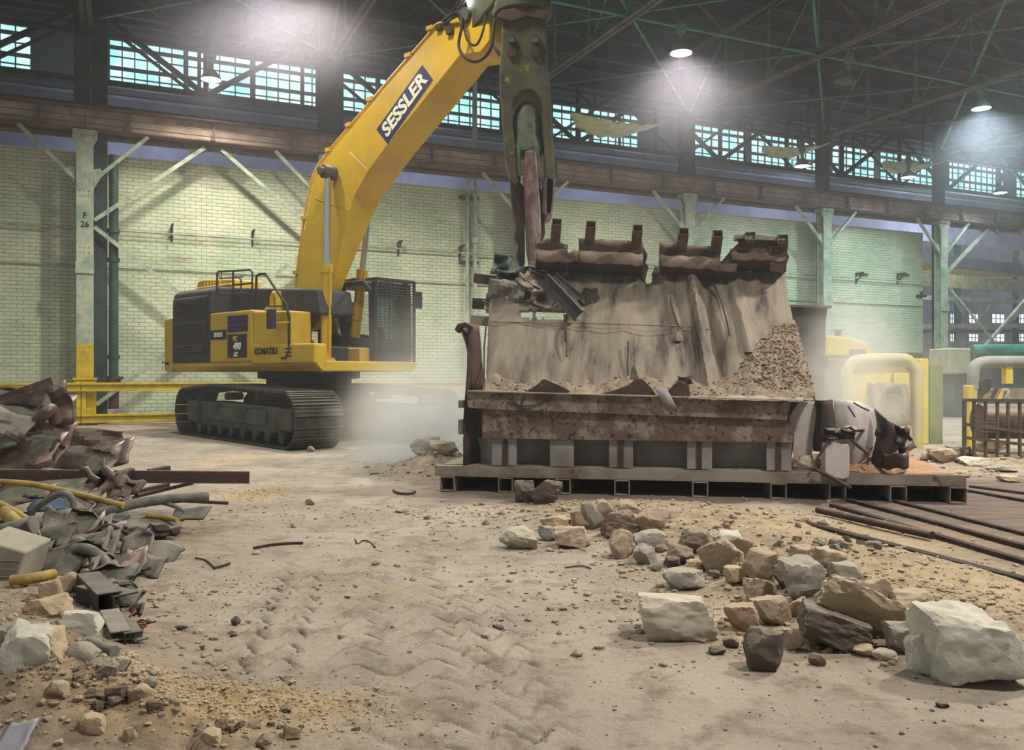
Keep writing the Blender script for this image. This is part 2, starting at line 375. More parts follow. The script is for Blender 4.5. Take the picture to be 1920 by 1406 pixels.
bp = N.new('ShaderNodeBump'); bp.inputs['Strength'].default_value = .9; bp.inputs['Distance'].default_value = .03
L.new(nz(16, 10, .72), bp.inputs['Height']); L.new(bp.outputs[0], bs.inputs['Normal'])
me.materials.append(m); fl = bpy.data.objects.new('floor', me); COL.objects.link(fl); tag(fl, kind='structure')

# ------------------------------------------------------------------ building
def struct(name, mb, m, **k): return tag(mb.build(name, m, **k), kind='structure')
# brick partition wall, built in wall coordinates (x along, z up) then turned
bm_ = bpy.data.materials.new('painted_brick'); bm_.use_nodes = True; N = bm_.node_tree.nodes; L = bm_.node_tree.links; bs = N['Principled BSDF']
bs.inputs['Roughness'].default_value = .75
tc = N.new('ShaderNodeTexCoord'); sx = N.new('ShaderNodeSeparateXYZ'); cx = N.new('ShaderNodeCombineXYZ')
L.new(tc.outputs['Object'], sx.inputs[0]); L.new(sx.outputs[0], cx.inputs[0]); L.new(sx.outputs[2], cx.inputs[1])
wob = N.new('ShaderNodeTexNoise'); wob.inputs['Scale'].default_value = 5; wob.inputs['Detail'].default_value = 4; L.new(cx.outputs[0], wob.inputs['Vector'])
vm = N.new('ShaderNodeVectorMath'); vm.operation = 'MULTIPLY_ADD'; L.new(wob.outputs['Color'], vm.inputs[0]); vm.inputs[1].default_value = (.035, .02, 0); L.new(cx.outputs[0], vm.inputs[2])
br = N.new('ShaderNodeTexBrick'); L.new(vm.outputs[0], br.inputs['Vector'])
br.inputs['Scale'].default_value = 1; br.inputs['Brick Width'].default_value = .34; br.inputs['Row Height'].default_value = .118
br.inputs['Mortar Size'].default_value = .0085; br.inputs['Mortar Smooth'].default_value = .5; br.inputs['Bias'].default_value = -.2
br.inputs['Color1'].default_value = srgb(208, 211, 193); br.inputs['Color2'].default_value = srgb(190, 200, 182); br.inputs['Mortar'].default_value = srgb(146, 154, 130)
c = mx(rg(nz(.55, 6, .6, (1, 1, 1)), .42, .62), br.outputs['Color'], srgb(152, 178, 154))
x = N.new('ShaderNodeMix'); x.data_type = 'RGBA'; x.blend_type = 'MULTIPLY'; x.inputs[0].default_value = 1
L.new(br.outputs['Color'], x.inputs[6]); 
g1 = mx(rg(nz(.5, 6, .6), .40, .62), srgb(252, 248, 236), srgb(216, 230, 210)); g1 = mx(mul(rg(nz(1.1, 8, .7, (.5, .5, 2.2)), .56, .68), .6), g1, srgb(182, 160, 138))
g1 = mx(mul(rg(nz(9, 6, .7, (.6, 1, 1.6)), .62, .66), .5), g1, srgb(140, 124, 104))
L.new(g1, x.inputs[7]); L.new(x.outputs[2], bs.inputs['Base Color'])
bp = N.new('ShaderNodeBump'); bp.inputs['Strength'].default_value = .9; bp.inputs['Distance'].default_value = .02; bp.invert = True
L.new(br.outputs['Fac'], bp.inputs['Height']); L.new(bp.outputs[0], bs.inputs['Normal'])
BV = .95; WTOP = 8.35
wl = MB().box(-12, 5*BAY-.1, 0, .35, 0, WTOP); wl.box(-12, 5*BAY-.1, -.03, .38, WTOP, WTOP+.08)
o = struct('wall_back', wl, bm_); o.location = wp(0, BV, 0); o.rotation_euler = (0, 0, WANG)
XW = Matrix.Translation(W0) @ Matrix.Rotation(WANG, 4, 'Z')      # local x = along the wall, y = beyond it
NB = 7
# columns
def column(n, label, mark=None):
    o = empty('steel_column', wp(n*BAY, 0, 0), WANG, label, 'column', 'crane columns along the brick wall')
    s = MB().beam((0, 0, 0), (0, 0, 8.85), .34, .46, 'I', side=(0, 1, 0), t=.04)
    # open I turned so a broad flange faces the aisle
    s = MB().box(-.23, .23, -.2, -.16, 1.75, 8.85).box(-.23, .23, .16, .2, 0, 8.85).box(-.02, .02, -.16, .16, 0, 8.85)
    for z in (2.2, 2.35, 5.2, 5.35, 6.9, 7.05):
        for x_ in (-.12, 0, .12): s.box(x_-.018, x_+.018, -.215, -.2, z-.018, z+.018)
    s.box(-.25, .25, -.26, -.2, 4.55, 4.9)
    s.build('shaft', m_cream, o)
    MB().box(-.235, .235, -.205, -.155, .85, 2.45).box(-.30, .30, -.26, .24, 0, 1.42).box(-.33, .33, -.29, .26, 1.34, 1.42).box(-.36, .36, -.3, .3, 0, .06).build('yellow_base', m_safety, o, bevel=.008)
    c = MB().box(-.3, .3, -.26, .26, 8.72, 8.86)
    c.prism([(-.23, 8.86), (-.34, 8.86), (-.34, 8.6), (-.23, 8.4)], -.2, -.16, lambda a, b, t: (a, t, b)); c.prism([(.23, 8.86), (.34, 8.86), (.34, 8.6), (.23, 8.4)], -.2, -.16, lambda a, b, t: (a, t, b))
    c.build('cap_bracket', m_cream, o)
    MB().box(.16, .60, .30, .34, 0, 14.7).box(.16, .60, .62, .66, 0, 14.7).box(.36, .40, .34, .62, 0, 14.7).build('rear_shaft', m_tealdark, o)
    u = MB().box(-.3, .14, -.1, -.06, 9.7, 14.7).box(-.3, .14, .22, .26, 9.7, 14.7).box(-.10, -.06, -.06, .22, 9.7, 14.7)
    u.build('upper_shaft', m_tealdark, o)
    for sgn in (-1, 1):
        k = MB().beam((sgn*.22, -.1, 7.35), (sgn*1.75, -.1, 8.85), .11, .11, 'L', side=(0, 1, 0), t=.016)
        k.prism([(sgn*.2, 7.05), (sgn*.5, 7.6), (sgn*.42, 7.75), (sgn*.2, 7.7)], -.12, -.1, lambda a, b, t: (a, t, b))
        k.build('knee_brace', m_cream, o)
    if mark:
        text('F', .26, m_blackdecal, o, (0, -.205, 6.28), (PI/2, 0, 0), name='stencil_letter', sx=.85, offset=.004)
        text('26', .26, m_blackdecal, o, (0, -.205, 6.02), (PI/2, 0, 0), name='stencil_number', sx=.9, offset=.004)
    return o
clabs = {0: 'cream steel crane column stencilled F 26, at the left end of the brick wall', 1: 'cream steel column hidden behind the raised yellow boom',
         2: 'steel column standing behind the hanging shear', 3: 'cream column rising behind the row of upright tube stubs', 4: 'cream and green column left of the grey-green brick stretch, above the black box', 5: 'column with green pipe at the far right end of the brick wall', 6: 'column beyond the wall opening at the right edge of the photo'}
for n in range(0, NB): column(n, clabs[n], n == 0)
tag(empty('steel_column_dummy'), 'x', 'x') if False else None
# drain pipe beside column 0
def simple(name, mb, m, label, cat, group=None, kind=None, **k):
    return tag(mb.build(name, m, **k), label, cat, group, kind)
dp = MB().tube([(.78, .35, .9), (.78, .35, 8.3)], .14, 14)
for z in (1.35, 5.0, 5.9, 2.0): dp.tube([(.78, .35, z), (.78, .35, z+.12)], .18, 14)
simple('drain_pipe', dp, m_pipegreen, 'dark green vertical drain pipe right of the column stencilled F 26', 'pipe', smooth=40, xf=XW)
MB()
simple('pipe_valve', MB().tube([(.78, .35, 1.2), (.78, .35, 1.42)], .2, 12).tube([(.78, .2, 1.36), (1.05, .15, 1.42)], .05, 8).tube([(.78, .35, .45), (.78, .35, 1.2)], .15, 12), mat('maroon_iron', (92, 54, 50), (70, 44, 42), rough=.6), 'maroon iron valve body at the foot of the green drain pipe', 'valve', smooth=40, xf=XW)
# twin service pipes on the wall
u1, z1, _ = onwall(875, 360, .8); u2 = onwall(889, 360, .8)[0]
simple('service_pipe', MB().tube([(u1, .75, .2), (u1, .75, 8.6), (u1+.12, .75, 8.9)], .07, 10), m_cream, 'thin cream vertical service pipe on the wall, left one of a close pair', 'pipe', 'twin wall pipes', smooth=40, xf=XW)
simple('service_pipe', MB().tube([(u2, .72, .2), (u2, .72, 12.8)], .085, 10).tube([(u2, .72, 6.4), (u2, .72, 6.6)], .14, 10), m_cream, 'taller cream pipe running past the crane girder up to the roof', 'pipe', 'twin wall pipes', smooth=40, xf=XW)
br_ = MB()
for z in (8.1, 5.7): br_.box(u1-.25, u2+.2, .8, .95, z-.06, z+.06)
simple('pipe_clamp', br_, m_rust, 'rusty clamp bars holding the twin wall pipes', 'clamp', xf=XW)
# conduit line with brackets
ca, cb = onwall(0, 390, .8), onwall(960, 470, .8)
simple('wall_conduit', MB().tube([(-6, .78, 6.05), (5*BAY, .78, 6.0)], .03, 6).tube([(-6, .9, 4.9), (5*BAY, .9, 4.85)], .022, 6), m_cream, 'thin conduit running the length of the brick wall', 'conduit', xf=XW)
for px, py, lab in ((323, 430, 'small rusty wall bracket nearest the green drain pipe'), (475, 440, 'small rusty wall bracket left of the raised boom'), (750, 460, 'small rusty wall bracket right of the boom cylinder'),
                    (866, 468, 'small rusty bracket beside the twin wall pipes'), (1612, 517, 'dark angle bracket on the green brick, left one of two'), (1690, 518, 'dark angle bracket on the green brick, right one of two')):
    u_, z_, _ = onwall(px, py, .7)
    b = MB().box(u_-.03, u_+.03, .9, .95, z_-.35, z_+.15).box(u_-.03, u_+.03, .45, .9, z_+.1, z_+.16).beam((u_, .9, z_-.2), (u_, .55, z_+.1), .03, .03)
    if px > 1500: b.box(u_, u_+.75, .85, .9, z_+.1, z_+.16).beam((u_, .88, z_-.2), (u_+.4, .88, z_+.12), .04, .04)
    simple('wall_bracket', b, m_rust, lab, 'bracket', 'wall brackets', xf=XW)
simple('wall_plate', MB().box(-.35, .35, -.05, 0, -.05, .05).box(-.06, .06, -.08, 0, .05, .22), m_darksteel, 'small dark shelf plate on the brick near the right end column', 'bracket').matrix_world = Matrix.Translation(wp(onwall(1727, 555, .9)[0], .9, onwall(1727, 555, .9)[1])) @ Matrix.Rotation(WANG, 4, 'Z')
# crane runway girders, one per bay
def girder(n):
    a = -.9*BAY if n < 0 else n*BAY; b = (n+1)*BAY
    a0 = n*BAY+.01; b0 = (n+1)*BAY-.01
    o = empty('crane_girder', wp(a0, 0, 0), WANG, ['rusty crane girder span at the upper left edge, left of the F 26 column', 'rusty crane girder span right of the F 26 column', 'crane girder span passing behind the boom', 'crane girder span behind the shear', 'crane girder span right of the shear, below the first tarpaulin', 'crane girder span below the second tarpaulin', 'crane girder span above the green brick end', 'crane girder span over the far opening'][n+1], 'girder', 'crane runway girders')
    l = b0-a0
    MB().box(0, l, -.22, .22, 8.9, 8.94).box(0, l, -.24, .24, 9.52, 9.57).box(0, l, -.42, -.24, 9.50, 9.53).build('girder_beam', m_girder, o)
    MB().box(0, l, -.03, .012, 8.94, 9.52).build('web_plate', m_gweb, o)
    MB().box(0, l, -.07, .07, 9.57, 9.59).box(0, l, -.015, .015, 9.59, 9.68).box(0, l, -.04, .04, 9.68, 9.72).build('crane_rail', m_rust, o)
    for k in range(3):
        xx = (k+.5)*l/3
        MB().box(xx-.02, xx+.02, -.2, .2, 8.94, 9.52).box(xx-.1, xx+.04, -.3, -.24, 8.9, 9.1).build('stiffener', m_girder, o)
    MB().box(0, l, .4, .8, 8.82, 8.86).box(0, l, .6, .63, 8.86, 9.4).box(0, l, .4, .8, 9.4, 9.44).build('back_beam', m_girder, o)
    return o
for n in range(-1, NB): girder(n)
# collector pipe line under the girder front
simple('crane_conductor_bar', MB().tube([(-8, -.5, 8.98), (NB*BAY, -.5, 8.98)], .018, 6).tube([(-8, -.62, 9.15), (NB*BAY, -.62, 9.15)], .015, 6), m_rust, 'long thin conductor bars along the face of the crane girders', 'conductor bar', xf=XW)
# cross bracing in the first bay and past the opening
def bayx(n, lab):
    a = n*BAY; o = empty('cross_bracing', wp(a, 0, 0), WANG, lab, 'bracing')
    for p, q in (((.25, 6.2), (BAY/2-.25, 8.75)), ((BAY/2+.25, 8.75), (BAY-.25, 6.2)), ((.25, 6.0), (BAY-.3, .6)), ((.3, .6), (BAY-.25, 6.0))):
        MB().beam((p[0], .12, p[1]), (q[0], .12, q[1]), .16, .12, 'L', side=(0, 1, 0), t=.018).build('brace_bar', m_cream, o)
    MB().prism([(BAY/2-.9, 8.85), (BAY/2-.6, 8.45), (BAY/2, 8.75), (BAY/2+.6, 8.45), (BAY/2+.9, 8.85)], .1, .13, lambda x_, z_, t: (x_, t, z_)).build('gusset', m_brown, o)
bayx(0, 'cream diagonal cross bracing between the F 26 column and the boom'); bayx(5, 'cream diagonal bracing across the opening at the right edge')
# yellow guard rails
def guard(u0, u1, lab):
    o = empty('guard_rail', wp(u0, -.45, 0), WANG, lab, 'guard rail', 'yellow guard rails along the wall'); l = u1-u0
    for z in (.20, 1.14):
        MB().box(0, l, -.03, .03, z-.13, z+.13).box(0, l, -.10, -.03, z+.07, z+.13).box(0, l, -.10, -.03, z-.13, z-.07).build('rail_beam', m_safety, o, bevel=.006)
    for x_ in (.06, l-.06): MB().box(x_-.06, x_+.06, .03, .13, 0, 1.3).build('post', m_safety, o)
guard(-5.5, -.1, 'yellow double guard rail left of the F 26 column'); guard(-.08, 7.2, 'yellow double guard rail behind the excavator tracks'); guard(7.22, 14.5, 'yellow double guard rail behind the dust cloud')
guard(36.9, 44, 'yellow double guard rail across the opening at the right')
# ------------------------------------------------------------------ roof
rd = MB()
x_ = -20.0
pts = []
while x_ < 75: pts += [(x_, 15.0), (x_+.12, 15.0), (x_+.16, 15.05), (x_+.28, 15.05)]; x_ += .32
rd.v = [(p[0], v, p[1]) for v in (-40, 14) for p in pts]; n_ = len(pts); rd.f = [(i, i+1, n_+i+1, n_+i) for i in range(n_-1)]
struct('ceiling', rd, m_roof, xf=XW)
for k in range(22):
    v = 7-1.65*k
    simple('roof_purlin', MB().beam((-16, v, 14.86), (70, v, 14.86), .09, .2, 'C', t=.015), m_darksteel if k % 3 else m_tealdark, 'dark steel purlin running along under the roof deck', 'purlin', 'roof purlins', xf=XW)
ZB, ZT = 12.1, 14.7
def truss(n, lab):
    o = empty('roof_truss', wp(n*BAY, 0, 0), WANG, lab, 'truss', 'roof trusses over the aisle')
    x0 = .05
    MB().beam((x0-.1, 0, ZB), (x0-.1, -31.2, ZB), .13, .16, 'L', t=.02).beam((x0+.1, 0, ZB), (x0+.1, -31.2, ZB), .13, .16, 'L', t=.02).build('bottom_chord', m_brown, o)
    MB().beam((x0-.08, 0, ZT), (x0-.08, -31.2, ZT), .12, .14, 'L', t=.02).beam((x0+.08, 0, ZT), (x0+.08, -31.2, ZT), .12, .14, 'L', t=.02).build('top_chord', m_brown, o)
    for k in range(13):
        v = -2.4*k
        MB().beam((x0, v, ZB), (x0, v, ZT), .09, .09, 'L', t=.015).prism([(v-.28, ZB-.02), (v+.28, ZB-.02), (v+.28, ZB+.14), (v+.1, ZB+.36), (v-.1, ZB+.36), (v-.28, ZB+.14)], x0-.01, x0+.01, lambda a, b, t: (t, a, b)).build('vertical', m_teal, o)
        if k < 12:
            p, q = ((v, ZT), (v-2.4, ZB)) if k % 2 else ((v, ZB), (v-2.4, ZT))
            MB().beam((x0, p[0], p[1]), (x0, q[0], q[1]), .07, .07, 'L', t=.013).build('diagonal', m_tealdark if k % 2 else m_teal, o)
    return o
tl = ['over the F 26 column at the upper left', 'over the column behind the boom', 'behind the hanging shear', 'above the first tarpaulin', 'above the second tarpaulin', 'above the third tarpaulin', 'farthest down the aisle']
for n in range(0, 7): truss(n, 'brown and teal roof truss '+tl[n])
truss(-1, 'brown and teal roof truss just past the left edge of the photo')
for k, v in enumerate((-7.2, -14.4, -21.6)):
    for n in range(-1, 6):
        o = empty('roof_strut', wp(n*BAY, v, 0), WANG, 'thin teal strut spanning between two roof trusses', 'strut', 'teal struts between the trusses')
        MB().beam((.1, 0, ZB+.05), (BAY, 0, ZB+.05), .11, .11, 'L', t=.016).build('strut_bar', m_teal, o)
        MB().beam((BAY/2, 0, ZB+.05), (.15, 0, ZT), .07, .07, 'L', t=.012).build('sway_brace', m_brown, o)
        MB().beam((BAY/2, 0, ZB+.05), (BAY-.05, 0, ZT), .07, .07, 'L', t=.012).build('sway_brace', m_tealdark, o)
for n in range(0, 6):
    for s_ in (0, 1):
        v0 = -7.2*s_
        simple('roof_bracing', MB().beam((n*BAY+.1, v0-.1, ZB+.12), ((n+1)*BAY-.1, v0-7.1, ZB+.12), .08, .08, 'L', t=.013), m_teal, 'slim teal diagonal bracing in the plane of the truss bottoms', 'bracing', 'diagonal roof bracing', xf=XW)
        simple('roof_bracing', MB().beam((n*BAY+.1, v0-7.1, ZB+.2), ((n+1)*BAY-.1, v0-.1, ZB+.2), .08, .08, 'L', t=.013), m_teal, 'slim teal diagonal bracing in the plane of the truss bottoms', 'bracing', 'diagonal roof bracing', xf=XW)
# longitudinal trusses behind the column line
def ltruss(n, v, z0, z1, m, w=.16, lab=''):
    o = empty('longitudinal_truss', wp(n*BAY, v, 0), WANG, lab, 'truss', 'dark trusses in front of the clerestory windows')
    a = .2; b = BAY-.2; c = BAY/2
    MB().beam((0, 0, z1), (BAY, 0, z1), .2, w, 'C', t=.02).build('top_chord', m, o); MB().beam((0, 0, z0), (BAY, 0, z0), .2, w, 'C', t=.02).build('bottom_chord', m, o)
    for p, q in (((a, z1), (c, z0)), ((c, z0), (b, z1)), ((c, z0), (c, z1)), ((a, z0), (a, z1))):
        MB().beam((p[0], 0, p[1]), (q[0], 0, q[1]), .1, w*.9, 'C', t=.016).build('web_member', m, o)
for n in range(-1, 7):
    ltruss(n, 2.6, 11.2, 13.6, m_tealdark, .2, 'dark longitudinal truss before the clerestory windows, bay %s' % ['at the left edge', 'right of the F 26 column', 'behind the boom', 'left of the first tarpaulin', 'behind the second tarpaulin', 'behind the third tarpaulin', 'beyond the third tarpaulin', 'farthest right'][n+1])
    if n < 6: ltruss(n, 5.6, 12.0, 14.4, m_darksteel, .12, 'thin dark truss bay nearest the clerestory glass, bay %s' % ['at the left edge', 'right of the F 26 column', 'behind the boom', 'left of the first tarpaulin', 'behind the second tarpaulin', 'behind the third tarpaulin', 'beyond the third tarpaulin', 'farthest right'][n+1])
# far wall of the lean-to with its clerestory windows
m_lav = mat('pale_blue_sheeting', (148, 154, 180), (128, 134, 158), scale=.8, rough=.8, bump=0)
m_grey = mat('grey_cladding', (92, 102, 108), (74, 82, 90), scale=.7, rough=.85, bump=0)
VF = 8.0
struct('wall_far', MB().box(-22, 5*BAY, VF, VF+.3, 0, 11.15), m_lav, xf=XW)
for n in range(-1, 7): ltruss(n, 1.2, 12.3, 14.3, m_tealdark, .09, 'slim dark bracing bay right behind the crane columns, bay %s' % ['at the left edge', 'right of the F 26 column', 'behind the boom', 'left of the first tarpaulin', 'behind the second tarpaulin', 'behind the third tarpaulin', 'beyond the third tarpaulin', 'farthest right'][n+1])
up_ = MB().box(-22, 7.6*BAY, VF, VF+.3, 11.15, 12.75).box(-22, 7.6*BAY, VF, VF+.3, 14.62, 15.1)
struct('wall_far', up_, m_grey, xf=XW)
struct('wall_far', MB().box(5*BAY, 7.6*BAY, VF, VF+.3, 9.6, 11.15), m_lav, xf=XW)
for k, z in enumerate((11.3, 11.75, 12.3)):
    struct('trim_%d' % (k+1), MB().box(-22, 7.6*BAY, VF-.12, VF, z, z+.09), m_lav, xf=XW)
m_win = bpy.data.materials.new('daylit_fibre_glass'); m_win.use_nodes = True; N = m_win.node_tree.nodes; L = m_win.node_tree.links; N.clear()
e = N.new('ShaderNodeEmission'); out = N.new('ShaderNodeOutputMaterial'); L.new(e.outputs[0], out.inputs[0]); tc = N.new('ShaderNodeTexCoord')
c = mx(rg(nz(1.1, 4, .6, (1, 1, .35)), .38, .62), srgb(150, 228, 230), srgb(214, 250, 248)); c = mx(rg(nz(3, 4, .6, (1, 1, .2)), .6, .7), c, srgb(120, 200, 196)); L.new(c, e.inputs[0]); e.inputs[1].default_value = 1.45
segs = [(-60, 58, 'p'), (205, 345, ''), (352, 470, ''), (478, 606, ''), (622, 705, ''), (712, 812, ''), (820, 940, ''), (1036, 1105, ''), (1112, 1196, ''), (1300, 1400, ''), (1408, 1535, ''), (1560, 1640, ''), (1650, 1750, ''), (1775, 1882, ''), (1905, 1960, '')]
wn = 0; prev_u = -22
for a, b, _ in segs:
    wn += 1
    u0 = onwall(a, 300, VF)[0]; u1 = onwall(b, 300, VF)[0]
    if u0-prev_u > .05: struct('wall_far', MB().box(prev_u, u0, VF, VF+.3, 12.75, 14.62), m_grey, xf=XW)
    prev_u = u1
    fr = MB(); nn = max(1, round((u1-u0)/1.0))
    for k in range(2*nn+1):
        x = u0+(u1-u0)*k/(2*nn); fr.box(x-.022, x+.022, VF-.03, VF+.05, 12.75, 14.62)
    for z in (12.78, 13.15, 13.5, 13.95, 14.3, 14.6): fr.box(u0, u1, VF-.04, VF+.06, z-(.07 if z in (13.5, 14.3) else .018), z+(.07 if z in (13.5, 14.3) else .018))
    o = struct('window_%d' % wn, fr, m_grey, xf=XW)
    MB().box(u0, u1, VF+.08, VF+.12, 12.75, 14.62).build('pane', m_win, o, xf=XW)
struct('wall_far', MB().box(prev_u, 7.6*BAY, VF, VF+.3, 12.75, 14.62), m_grey, xf=XW)
# light catwalk hand rail strip in front of the far wall
simple('catwalk', MB().box(-20, 7*BAY, 6.9, 7.7, 10.95, 11.0).box(-20, 7*BAY, 6.9, 6.94, 11.0, 11.12).box(-20, 7*BAY, 6.9, 6.93, 11.5, 11.54), m_grey, 'grey catwalk with a hand rail running under the clerestory windows', 'catwalk', xf=XW)
# ------------------------------------------------------------------ lamps
m_hot = emit('lamp_glow', (255, 250, 255), 26); m_hotc = emit('lamp_glow_cool', (225, 232, 255), 22)
def bay_lamp(px, py, D, lab, lit=1, power=900, color=(1, .95, .98), sc=1.0, hang=1, cone=150, dark=False):
    c = at(px, py, D); o = empty('high_bay_lamp', c, 0, lab, 'lamp', 'high bay lamps under the roof')
    R = .30*sc
    prof = [(R, 0), (R*.98, .03*sc), (R*.80, .16*sc), (R*.42, .27*sc), (R*.24, .32*sc), (R*.22, .36*sc)]
    pr2 = prof+[(r-.008, z) for r, z in reversed(prof)]
    MB().lathe(pr2+[pr2[0]], 28).build('reflector', m_exblack if dark else (mat('lamp_reflector', (150, 156, 150), rough=.35, metal=.5, bump=0) if lit else m_lampgreen), o, smooth=30)
    MB().lathe([(0, .33*sc), (.07*sc, .33*sc), (.075*sc, .52*sc), (.06*sc, .52*sc), (.13*sc, .58*sc), (.15*sc, .72*sc), (.10*sc, .90*sc), (.05*sc, .94*sc), (0, .94*sc)], 18).build('ballast_housing', m_lampgreen, o, smooth=40)
    top = 14.8-c.z
    MB().tube([(0, 0, .93*sc), (0, 0, 1.08*sc)], .035*sc, 8).tube([(0, 0, 1.05*sc), (0, 0, top)], .012, 6).build('hanging_rod', m_darksteel, o)
    if lit:
        MB().lathe([(0, .015), (R*.93, .015), (R*.93, .03), (0, .03)], 28).build('lamp_glass', m_hot if lit == 1 else m_hotc, o)
        lamp_light('lamp_light', c+Vector((0, 0, -.06)), power, color, .2, cone, .7, c+Vector((0, 0, -5)))
    return o
bay_lamp(1277, 100, 23.0, 'brightest high bay lamp, glowing white above the tube stubs', 1, 2000, (1, .93, .97), 1.0)
o = bay_lamp(1585, 155, 26.0, 'unlit green high bay lamp between two glowing ones', 0); o.rotation_euler = (.12, .1, .3)
bay_lamp(1840, 204, 28.0, 'bluish glowing high bay lamp near the right edge', 2, 2600, (.75, .88, 1))
bay_lamp(396, 150, 25.5, 'high bay lamp with dark hood in front of the windows, left of the boom', 1, 1200, WARM, 1.0, dark=True)
bay_lamp(1504, 312, 34, 'high bay lamp glowing below the second tarpaulin', 2, 900, (.8, .92, 1))
bay_lamp(1703, 333, 37, 'high bay lamp glowing below the third tarpaulin', 2, 600, (.8, .92, 1))
bay_lamp(1875, 362, 40, 'small bright lamp close to the right edge over the far opening', 2, 900, (.8, .92, 1))
bay_lamp(1503, 271, 47, 'tiny distant lamp peeping over the second tarpaulin', 2, 200, (.8, .85, 1), .8)
bay_lamp(500, -26, 19.0, 'high bay lamp just above the frame left of the boom', 1, 1300, (.98, .92, 1))
# lamps of the aisle behind the column line: they light the pale sheeting
for u_ in (2, 12, 22, 33): lamp_light('side_aisle_light', wp(u_, 4.6, 9.6), 300, (.80, .84, 1), .4)
# the lamp row close to the brick wall
lamp_light('wall_lamp_light', wp(5.5, -6.5, 11.2), 3900, (1, .93, .82), .3, 150)
lamp_light('wall_lamp_light', wp(18.0, -6.5, 11.2), 2700, (.96, .97, .86), .3, 150)
lamp_light('wall_lamp_light', wp(31.5, -6.0, 11.2), 2600, (.66, .98, .92), .3, 150)
for u_ in (-3.5, 11.0, 26.0): lamp_light('green_fill_light', wp(u_, -12.5, 11.3), 500, (.42, 1, .78), .35, 160)  # added green fill without fixtures, tints the wall's shadowed parts
# ------------------------------------------------------------------ tarpaulins slung from the steel
def tarp(x0, y0, x1, y1, sag, D0, D1, lab, seed, hh=18):
    rnd = random.Random(seed); vs = []; nx_, nz_ = 40, 12
    ph = rnd.random()*6
    for j in range(nz_+1):
        s = j/nz_
        for i in range(nx_+1):
            t = i/nx_; D = D0+(D1-D0)*t
            wd = math.sin(PI*min(1, t*1.02))**.6
            y = y0+(y1-y0)*t+sag*(1-(2*t-1)**2)*(.45+.55*s)
            y += 2.5*math.sin(t*23+ph+s*3)*s*wd*.5
            p = at(x0+(x1-x0)*t, y, D)
            p += AV*(-.9*math.sin(PI*s)*wd+.9*s*wd-.35)+AV*.10*math.sin(t*40+s*6+ph)*wd
            vs.append(p)
    mb = MB(); W_ = nx_+1
    mb.add(vs, [(j*W_+i, j*W_+i+1, (j+1)*W_+i+1, (j+1)*W_+i) for j in range(nz_) for i in range(nx_)])
    o = simple('tarpaulin', mb, m_tarp, lab, 'tarpaulin', 'tarpaulins slung under the windows', smooth=60)
    so = o.modifiers.new('thickness', 'SOLIDIFY'); so.thickness = .02
    return o
tarp(1062, 217, 1224, 238, 22, 30.5, 31.8, 'largest sagging green-grey tarpaulin, just right of the shear', 3)
tarp(1420, 277, 1554, 266, 20, 35.5, 36.3, 'tarpaulin slung above a glowing lamp, middle one of three', 5)
tarp(1646, 305, 1758, 306, 14, 40, 40.8, 'smallest tarpaulin, rightmost of the three', 8)
# ------------------------------------------------------------------ beyond the opening at the right
VW = 24.0
fw = MB()
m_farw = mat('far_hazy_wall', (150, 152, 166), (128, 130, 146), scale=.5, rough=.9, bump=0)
def ow(px, py, v=VW): return onwall(px, py, v)[:2]
ua = ow(1700, 600)[0]; ub = ow(2300, 600)[0]
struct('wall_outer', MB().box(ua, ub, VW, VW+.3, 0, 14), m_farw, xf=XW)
m_daywin = emit('far_daylight', (226, 236, 255), 1.6)
for r, (ya, yb) in enumerate(((589, 606), (626, 640))):
    for xa, xb in ((1780, 1792), (1815, 1833), (1858, 1882), (1906, 1925), (1950, 1975)):
        wn += 1; a, za = ow(xa, ya); b, zb = ow(xb, yb)
        fr = MB().box(a-.1, b+.1, VW-.1, VW, zb-.1, zb).box(a-.1, b+.1, VW-.1, VW, za, za+.1)
        for k in range(4): x = a+(b-a)*k/3; fr.box(x-.04, x+.04, VW-.1, VW, zb, za)
        fr.box(a, b, VW-.1, VW, (za+zb)/2-.03, (za+zb)/2+.03)
        o = struct('window_%d' % wn, fr, m_cream, xf=XW); MB().box(a, b, VW-.05, VW-.02, zb, za).build('pane', m_daywin, o, xf=XW)
def wbeam(name, px0, py0, px1, py1, v, th, m, lab, cat, sec='box', depth=.3):
    a = onwall(px0, py0, v); b = onwall(px1, py1, v); D = (a[2]+b[2])/2; h = th*D/F
    return simple(name, MB().beam((a[0], v, a[1]), (b[0], v, b[1]), depth, h, sec), m, lab, cat, xf=XW)
m_ltbrick = bm_
wbeam('crane_bridge', 1700, 500, 1925, 512, 10, 18, m_safety, 'yellow overhead crane bridge seen through the opening at the right', 'crane')
wbeam('duct_pipe', 1740, 486, 1960, 510, 9, 20, m_grey, 'fat grey duct under the roof beyond the opening', 'duct')
wbeam('brick_lintel', 1700, 522, 1960, 540, 12, 24, m_cream, 'pale brick band above the far opening', 'lintel')
wbeam('steel_beam', 1700, 557, 1960, 567, 16, 8, m_cream, 'pale far beam above the upper row of daylit windows', 'beam')
wbeam('steel_beam', 1700, 612, 1960, 610, 18, 8, m_cream, 'pale far beam between the two rows of daylit windows', 'beam')
wbeam('steel_beam', 1700, 622, 1960, 620, 19, 5, m_girder, 'pinkish far beam just below the pale one', 'beam')
wbeam('steel_beam', 1700, 648, 1960, 646, 17, 6, m_teal, 'teal far beam under the lower row of daylit windows', 'beam')
